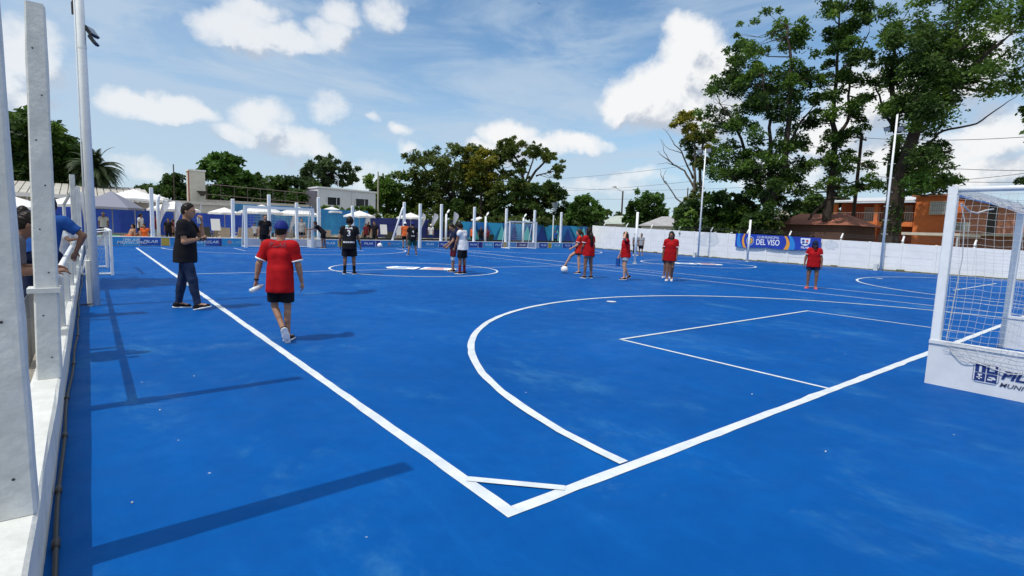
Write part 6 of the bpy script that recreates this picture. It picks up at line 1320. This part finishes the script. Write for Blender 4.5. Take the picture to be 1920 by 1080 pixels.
# people leaning on the left fence
p = (-.93, 7.25); person('leaner', p, R(4), 'person in grey shirt leaning forward over the rail behind the second post with forearms out', 1.74, 'brown', 'm', 1.08, (1.0, 0, 1), {'l': ((-.12, .08, -1), (-.1, .02, -1), (1, .1, 0)), 'r': ((-.2, .06, -1), (-.1, .02, -1), (1, .1, 0))},
       {'l': ((.05, .05, -.9), (.95, -.18, .05), (0, -.3, -1)), 'r': ((.05, .10, -.9), (.95, -.04, .02), (0, -.3, -1))}, (0, -10), ('grey', .75, .12, .02), ('navy', 'pants', 1.95), 'black', None, 'short', res=.0075, hand_curl=(.45, .5), group='spectators at the left fence')
p = (-.59, 10.3); person('bluet', p, R(74), 'man in bright blue T-shirt with his back turned, elbow on the white rail', 1.80, 'brown', 'm', 1.12, (.10, -.22, 1), None, {'r': ((.15, .70, -.65), (.12, -.35, -.8), (0, -.3, -1)), 'l': ((.1, .2, -1), (.5, -.2, -.6), (0, -1, 0))}, (15, -5), ('royal', .72, .12, .02), ('navy', 'pants', 1.95), 'black', None, 'short', group='spectators at the left fence')
p = (-.50, 15.0); person('lboy', p, yawrel(p, -120), 'boy in a pale top leaning on the rail behind the man in the blue T-shirt', 1.42, 'tan', 'm', .9, (.3, 0, 1), None, {'r': ((.7, .3, -.5), (.5, -.7, .1), (0, 0, -1)), 'l': ((.7, .3, -.5), (.5, -.7, .1), (0, 0, -1))}, (-20, -20), ('white', .7, .12, .02), ('navy', 'shorts', .8), 'black', None, 'short', group='spectators at the left fence')
p = (-.85, 12.2); person('lwoman', p, yawrel(p, 20), 'dark haired person in black seen between the two nearest posts', 1.64, 'tan', 'f', 1.1, (.05, 0, 1), None, None, (0, 0), ('black', .8, .12, .02), ('navy', 'pants', 1.95), 'black', None, 'long', group='spectators at the left fence')
p = (-1.7, 18.5); person('lback', p, yawrel(p, 150), 'person in white further back between the two nearest posts', 1.66, 'tan', 'm', 1., (0, 0, 1), None, None, (0, 0), ('white', .7, .12, .02), ('navy', 'shorts', .8), 'black', None, 'short', group='spectators at the left fence', res=.012)
# players in black at the far end
RSK = dict(res=.0105)
p = gnd(497, 474); person('keeper', p, yawrel(p, -172), 'player in black shirt and shorts standing at the near side of the far goal', 1.80, 'tan', 'm', 1.08, (0, .03, 1), {'r': ((-.05, .10, -1), (0, .02, -1), (1, .3, 0)), 'l': ((.12, .12, -1), (-.1, .05, -1), (1, .3, 0))}, {'l': ((.0, .25, -1), (.35, -.3, -.9), (0, -1, 0)), 'r': ((0, .2, -1), (.1, .05, -1), (0, -1, 0))}, (10, 0), ('black', .6, .12, .02), ('black', 'shorts', .72), 'white', None, 'short', res=.0105)
p = gnd(523, 468); p = (p.x+.2, 33.4+.9); person('wkid', p, yawrel(p, 20), 'person in white shirt behind the barrier, head just above the blue cap', 1.55, 'brown', 'm', 1., (0, 0, 1), None, None, (0, 0), ('white', .7, .12, .02), ('navy', 'shorts', .8), 'black', None, 'short', res=.013)
p = gnd(606, 465.5); person('bender', p, yawrel(p, 78), 'player in dark kit bending forward beside the right end of the far goal', 1.74, 'brown', 'm', 1., (.85, .0, 1), {'l': ((.1, .06, -1), (-.05, .02, -1), (1, .1, 0)), 'r': ((-.12, .06, -1), (-.12, .02, -1), (1, .1, 0))}, {'l': ((.8, .1, -.5), (.95, 0, -.1), (0, -1, 0)), 'r': ((.5, .1, -.8), (.8, .1, -.4), (0, -1, 0))}, (0, -20), ('black', .6, .1, .02), ('black', 'shorts', .75), 'black', None, 'short', res=.0105)
p = gnd(655, 514); e, J = person('three', p, yawrel(p, -6), 'player with white 3 on the back of his black shirt standing on the centre circle', 1.72, 'brown', 'm', 1.08, (0, .0, 1), {'l': ((.0, .09, -1), (0, .03, -1), (1, .25, 0)), 'r': ((.02, .10, -1), (0, .03, -1), (1, .3, 0))},
       {'l': ((-.05, .30, -1), (.25, .02, -1), (0, -1, 0)), 'r': ((.05, .28, -1), (.3, .22, -.95), (0, -1, 0))}, (-10, -16), ('black', .62, .14, .030), ('black', 'shorts', .86), 'black', ('black', .45), 'curly', res=.0095)
decal(e, J, '3', .24, J['C'][2]-.01, True, None, 0); decal(e, J, 'PILAR', .065, J['C'][2]+.145, True, None, 0, 'shirt_lettering', 1.3); decal(e, J, 'MUNICIPIO', .06, J['C'][2]-.27, True, None, 0, 'shirt_lettering', 1.1)
MB().sphere(J['N']+vec(-.01, .06, .015), .055, .07, .04).build('collar', mat('mint_cloth', (.30, .62, .58), .7), e, True)
p = gnd(703, 462.5); e, J = person('pball', p, yawrel(p, 150), 'player in black by the boards with a foot beside the ball', 1.72, 'tan', 'm', 1., (.05, 0, 1), {'l': ((.1, .1, -1), (-.05, .02, -1), (1, .2, 0)), 'r': ((-.05, .08, -1), (-.05, .02, -1), (1, .3, 0))}, None, (0, -12), ('black', .65, .12, .02), ('black', 'shorts', .8), 'white', ('wine', .8), 'short', hairm=hair_b, res=.0105)
q = gnd(712, 465); ball((q.x, q.y, 0), 'pale football at the feet of the player by the boards', .16)
p = gnd(773, 478.5); e, J = person('four', p, yawrel(p, 8), 'player in black shirt with white number, green shorts and blue cap between two white posts', 1.70, 'tan', 'm', 1.08, (0, 0, 1), {'l': ((.0, .17, -1), (0, .13, -1), (1, .3, 0)), 'r': ((.02, .17, -1), (0, .13, -1), (1, .3, 0))}, {'l': ((0, .3, -1), (.15, .06, -1), (0, -1, 0)), 'r': ((0, .3, -1), (.15, .06, -1), (0, -1, 0))}, (0, -6), ('black', .65, .10, .026), ('green', 'shorts', .9), 'black', None, 'short', cap=('navyblue', False), res=.0105)
decal(e, J, '4', .2, J['C'][2]-.01); decal(e, J, 'PILAR', .05, J['C'][2]-.23, True, None, 0, 'shirt_lettering', 1.4)
p = (gnd(790, 469).x, 32.2); person('orangep', p, yawrel(p, 10), 'person in orange shirt and white cap half hidden behind the free standing post', 1.72, 'tan', 'm', 1.05, (0, 0, 1), None, None, (0, 0), ('orange', .65, .1, .02), ('black', 'shorts', .8), 'black', None, 'short', cap=('white', False), res=.012)
p = gnd(866, 513.5); e, J = person('whitep', p, yawrel(p, 62), 'player in a sleeveless white shirt with number looking down at the centre circle', 1.70, 'brown', 'm', 1.05, (.04, .02, 1), {'l': ((.06, .06, -1), (-.02, .02, -1), (1, .1, 0)), 'r': ((-.02, .08, -1), (-.04, .02, -1), (1, .1, 0))}, {'l': ((.28, .08, -1), (.35, .0, -.95), (0, -1, 0)), 'r': ((.05, .15, -1), (.45, .0, -.9), (0, -1, 0))}, (10, -28), ('white', .16, .10, .022), ('black', 'shorts', .88), 'black', ('wine', .55), 'bun', res=.0095)
decal(e, J, '8', .2, J['C'][2]-.04, True, mat('print_navy2', (.03, .06, .12), .6), -.02)
p = gnd(853, 511.5); p = (p.x+.15, p.y+.35); e, J = person('kneep', p, yawrel(p, 100), 'player with a white knee band standing partly behind the player in white', 1.66, 'tan', 'm', 1., (.02, .02, 1), {'l': ((.12, .06, -1), (-.02, .02, -1), (1, .1, 0)), 'r': ((.0, .06, -1), (-.04, .02, -1), (1, .1, 0))}, {'l': ((.25, .15, -1), (.5, .0, -.6), (0, -1, 0)), 'r': ((.1, .15, -1), (.6, .1, -.5), (0, -1, 0))}, (0, -22), ('navy', .6, .10, .022), ('maroon', 'shorts', .85), 'black', None, 'short', res=.0105)
MB().tube([J['Kl']+vec(0, 0, -.10), J['Kl']+vec(0, 0, -.02), J['Kl']+vec(0, 0, .05)], [.060, .066, .066], 12).build('knee_band', CM['white'], e, True)
# girls in red
p = gnd(1084, 512.5); e, J = person('kicker', p, yawrel(p, 86), 'girl in coral shirt resting one raised foot on the ball', 1.60, 'light', 'f', 1.02, (.0, 0, 1), {'r': ((.84, .02, -.62), (.52, .02, -1), (1, .1, -.25)), 'l': ((-.02, .05, -1), (-.06, .02, -1), (1, .1, 0))}, {'l': ((.28, .12, -1), (.85, -.25, -.55), (0, -1, 0)), 'r': ((-.1, .3, -1), (.5, .1, -.8), (0, -1, 0))}, (5, -5), ('redorange', .62, .12, .024), ('black', 'shorts', .42), 'black', None, 'pony', hairm=hair_b, trim='white')
PK = p; q = gnd(1058, 512); ball((q.x, q.y, 0), 'white football under the foot of the girl in coral', .13)
p = gnd(1101, 521.5); e, J = person('longhair', p, yawrel(p, 42), 'girl in red shirt with very long dark hair, back to the photographer', 1.66, 'brown', 'f', 1.04, (.02, 0, 1), {'l': ((.02, .07, -1), (-.02, .03, -1), (1, .15, 0)), 'r': ((-.04, .08, -1), (-.06, .04, -1), (1, .2, 0))}, {'l': ((.12, .14, -1), (.6, -.3, -.5), (0, -1, 0)), 'r': ((-.15, .16, -1), (-.05, .03, -1), (0, -1, 0))}, (10, 5), ('red', .62, .14, .030), ('denim', 'shorts', .40), 'black', None, 'long', trim='white')
F_ = MB().tube([J['Hc']-J['hf']*.07, J['N']-J['fw']*.12, J['N']-J['fw']*.14-J['t']*.25, J['N']-J['fw']*.13-J['t']*.42], [.06, .07, .055, .02], 10).build('hair_tail', hair_k, e, True)
p = gnd(1170, 525.5); e, J = person('handhead', p, yawrel(p, 108), 'girl in red shirt and pale denim shorts with a hand raised to her hair', 1.54, 'light', 'f', 1.02, (0, -.03, 1), {'l': ((.10, .05, -1), (.0, .02, -1), (1, .2, 0)), 'r': ((.02, .02, -1), (-.55, .02, -1), (.9, .1, -.5))}, {'l': ((.55, .50, .35), (-.45, -.75, .75), (0, -1, 0)), 'r': ((.25, .12, -1), (.35, .06, -1), (0, -1, 0))}, (20, -4), ('red', .55, .10, .026), ('denim', 'shorts', .52), 'black', None, 'long', hairm=hair_b)
q = e.matrix_basis @ Vector(J['Wr']+J['fr']*.12); o = MB().box(-.02, -.07, -.13, .02, .07, .13).build('blue_folder', CM['royal']); o.location = q-Vector((0, 0, .13)); tag(o, 'small blue bag hanging beside the girl in denim shorts', 'bag')
p = gnd(1254, 527); person('walker', p, yawrel(p, 176), 'girl in a long red shirt with white cuffs walking towards the camera in white shoes', 1.62, 'brown', 'f', 1.02, (.02, 0, 1), {'r': ((.12, -.03, -1), (.05, -.02, -1), (1, .1, 0)), 'l': ((.05, .02, -1), (-.45, -.06, -1), (1, .1, -.3))}, {'l': ((.0, .16, -1), (.18, .02, -1), (0, -1, 0)), 'r': ((-.1, .22, -1), (.0, .10, -1), (0, -1, 0))}, (-8, -4), ('red', .72, .20, .036), ('red', 'shorts', .30), 'white', None, 'long', trim='white')
p = gnd(1250, 521); person('behindw', p, yawrel(p, 170), 'smaller girl in red hidden behind the walking girl in white shoes', 1.42, 'brown', 'f', .95, (0, 0, 1), None, None, (0, 0), ('red', .62, .14, .024), ('black', 'shorts', .6), 'white', None, 'pony', res=.0115)
p = gnd(1521, 541); person('capgirl', p, yawrel(p, 178), 'girl in red shirt, dark cap and coral shoes looking down in front of the wall', 1.50, 'brown', 'f', 1.14, (.04, 0, 1), {'l': ((.04, .10, -1), (0, .0, -1), (1, .2, 0)), 'r': ((.02, .10, -1), (0, .0, -1), (1, .3, 0))}, {'l': ((.0, .26, -1), (.10, .10, -1), (0, -1, 0)), 'r': ((.0, .36, -1), (.14, .10, -1), (0, -1, 0))}, (0, -24), ('red', .62, .12, .028), ('navy', 'shorts', .55), 'pink', None, 'long', cap=('navy', False), trim='white', sole='pink')
p = gnd(1190, 479); person('kid1', p, yawrel(p, -150), 'slim child in dark clothes left of the net post by the white wall', 1.50, 'brown', 'm', .85, (0, 0, 1), None, None, (0, 0), ('camo', .6, .06, .014), ('black', 'pants', 1.7), 'white', None, 'curly', res=.011)
p = gnd(1201, 479.5); person('kid2', p, yawrel(p, 150), 'child in grey patterned shirt and black shorts by the white wall', 1.50, 'tan', 'm', .95, (0, 0, 1), {'l': ((.1, .10, -1), (-.1, .02, -1), (1, .2, 0)), 'r': ((-.05, .12, -1), (-.05, .04, -1), (1, .2, 0))}, None, (20, 0), ('camo', .65, .10, .026), ('black', 'shorts', .85), 'black', None, 'bun', res=.011)
# people of the pool area
def far_person(key, px, y, rel, label, shirt, bottom, skin='tan', h=1.68, hair='short', sex='m', cap=None, sit=None, legs=None, lean=(0, 0, 1), arms=None):
    x = onY(px, 430, y).x; person(key, (x, y), yawrel((x, y), rel), label, h, skin, sex, 1., lean, legs, arms, (0, 0), shirt, bottom, 'white', None, hair, cap=cap, res=.0145, face=False, sole=False, group='people of the pool area', sit=sit)
W1 = ('white', .65, .1, .02)
far_person('f1', 195, 41, 170, 'person in white shirt and pale hat standing on the green mat', W1, ('black', 'shorts', .8), cap=('white', False))
far_person('f2', 264, 41.5, -120, 'person in white shirt standing behind the ochre mat', W1, ('black', 'shorts', .7), 'brown', sex='f', hair='bun')
far_person('f3', 290, 38.5, 150, 'person in red top between the white posts at left', ('maroon', .6, .1, .02), ('denim', 'pants', 1.9), 'tan')
far_person('f4', 316, 38, 170, 'person in black top left of the man in black', ('black', .6, .1, .02), ('black', 'pants', 1.8), 'brown', 1.45)
far_person('f5', 325, 38.6, 100, 'child in maroon top left of the man in black', ('maroon', .6, .1, .02), ('black', 'shorts', .8), 'brown', 1.4)
far_person('f6', 477, 40, 160, 'person in white sitting height figure beside the left goal post', W1, ('navy', 'shorts', .8), 'tan', 1.3)
far_person('f7', 566, 38.5, 170, 'person in grey shirt seen through the right half of the far goal', ('camo', .6, .1, .02), ('black', 'shorts', .8), 'tan', 1.74)
far_person('f8', 690, 40.5, -140, 'person in dark shirt standing left of the player with the ball', ('black', .6, .1, .02), ('black', 'pants', 1.9), 'brown', 1.7)
far_person('f9', 686, 38.4, -150, 'person in maroon standing right of the player with number 3', ('maroon', .6, .1, .02), ('black', 'pants', 1.9), 'brown', 1.55)
far_person('f10', 808, 41, 170, 'person in white shirt and cap under the leaning feather flag', W1, ('royal', 'shorts', .9), 'tan', 1.66, cap=('white', False))
far_person('f11', 886, 39, 140, 'person in orange brown left of the small parasol', ('orange', .3, .1, .02), ('black', 'shorts', .8), 'tan', 1.6)
far_person('f12', 902, 39.4, 180, 'person in black under the small parasol', ('black', .6, .1, .02), ('black', 'pants', 1.8), 'brown', 1.6)
far_person('f13', 914, 38.8, 160, 'person in maroon right of the small parasol', ('maroon', .6, .1, .02), ('black', 'pants', 1.8), 'brown', 1.5)
far_person('f14', 1042, 38, 170, 'person in dark clothes near the lantern post', ('royal', .6, .1, .02), ('black', 'pants', 1.8), 'brown', 1.5)
SL = {'l': ((1, .15, .02), (.5, .05, -.9), (1, .1, 0)), 'r': ((1, .15, .05), (.8, .05, -.5), (1, .1, 0))}
far_person('s1', 242, 37.2, 120, 'sunbather with tan skin sitting on the ochre mat, left one', None, ('orange', 'shorts', .4), 'tan', 1.66, 'long', 'f', sit=.24, legs=SL, lean=(-.5, 0, 1))
far_person('s2', 256, 37.5, 60, 'sunbather leaning back on the ochre mat, middle one', None, ('pink', 'shorts', .4), 'light', 1.6, 'long', 'f', sit=.24, legs=SL, lean=(-.9, 0, 1))
far_person('s3', 273, 37.1, 150, 'sunbather in orange sitting at the right end of the ochre mat', ('orange', .3, .1, .02), ('orange', 'shorts', .4), 'tan', 1.66, 'bun', 'f', sit=.24, legs=SL, lean=(.2, 0, 1))
# small things lying on the court
for (px, py, r_) in ((248, 944, .006), (300, 770, .007), (1410, 740, .009), (1548, 848, .008), (364, 706, .006)):
    q = gnd(px, py); o = MB().sphere((0, 0, .006), r_, r_*.7, .006, 8, 5).build('litter', mat('litter_pale', (.6, .6, .56), .8)); o.location = q; tag(o, {248: 'tiny pale scrap on the blue court in the lower left shade', 300: 'small pale scrap on the blue court beyond the first post shadow', 1410: 'tiny pale speck on the court inside the penalty arc near the goal line', 1548: 'tiny pale speck on the court near the right bottom', 364: 'tiny dark speck on the court between two post shadows'}[px], 'litter')
print('objects', len(bpy.data.objects))
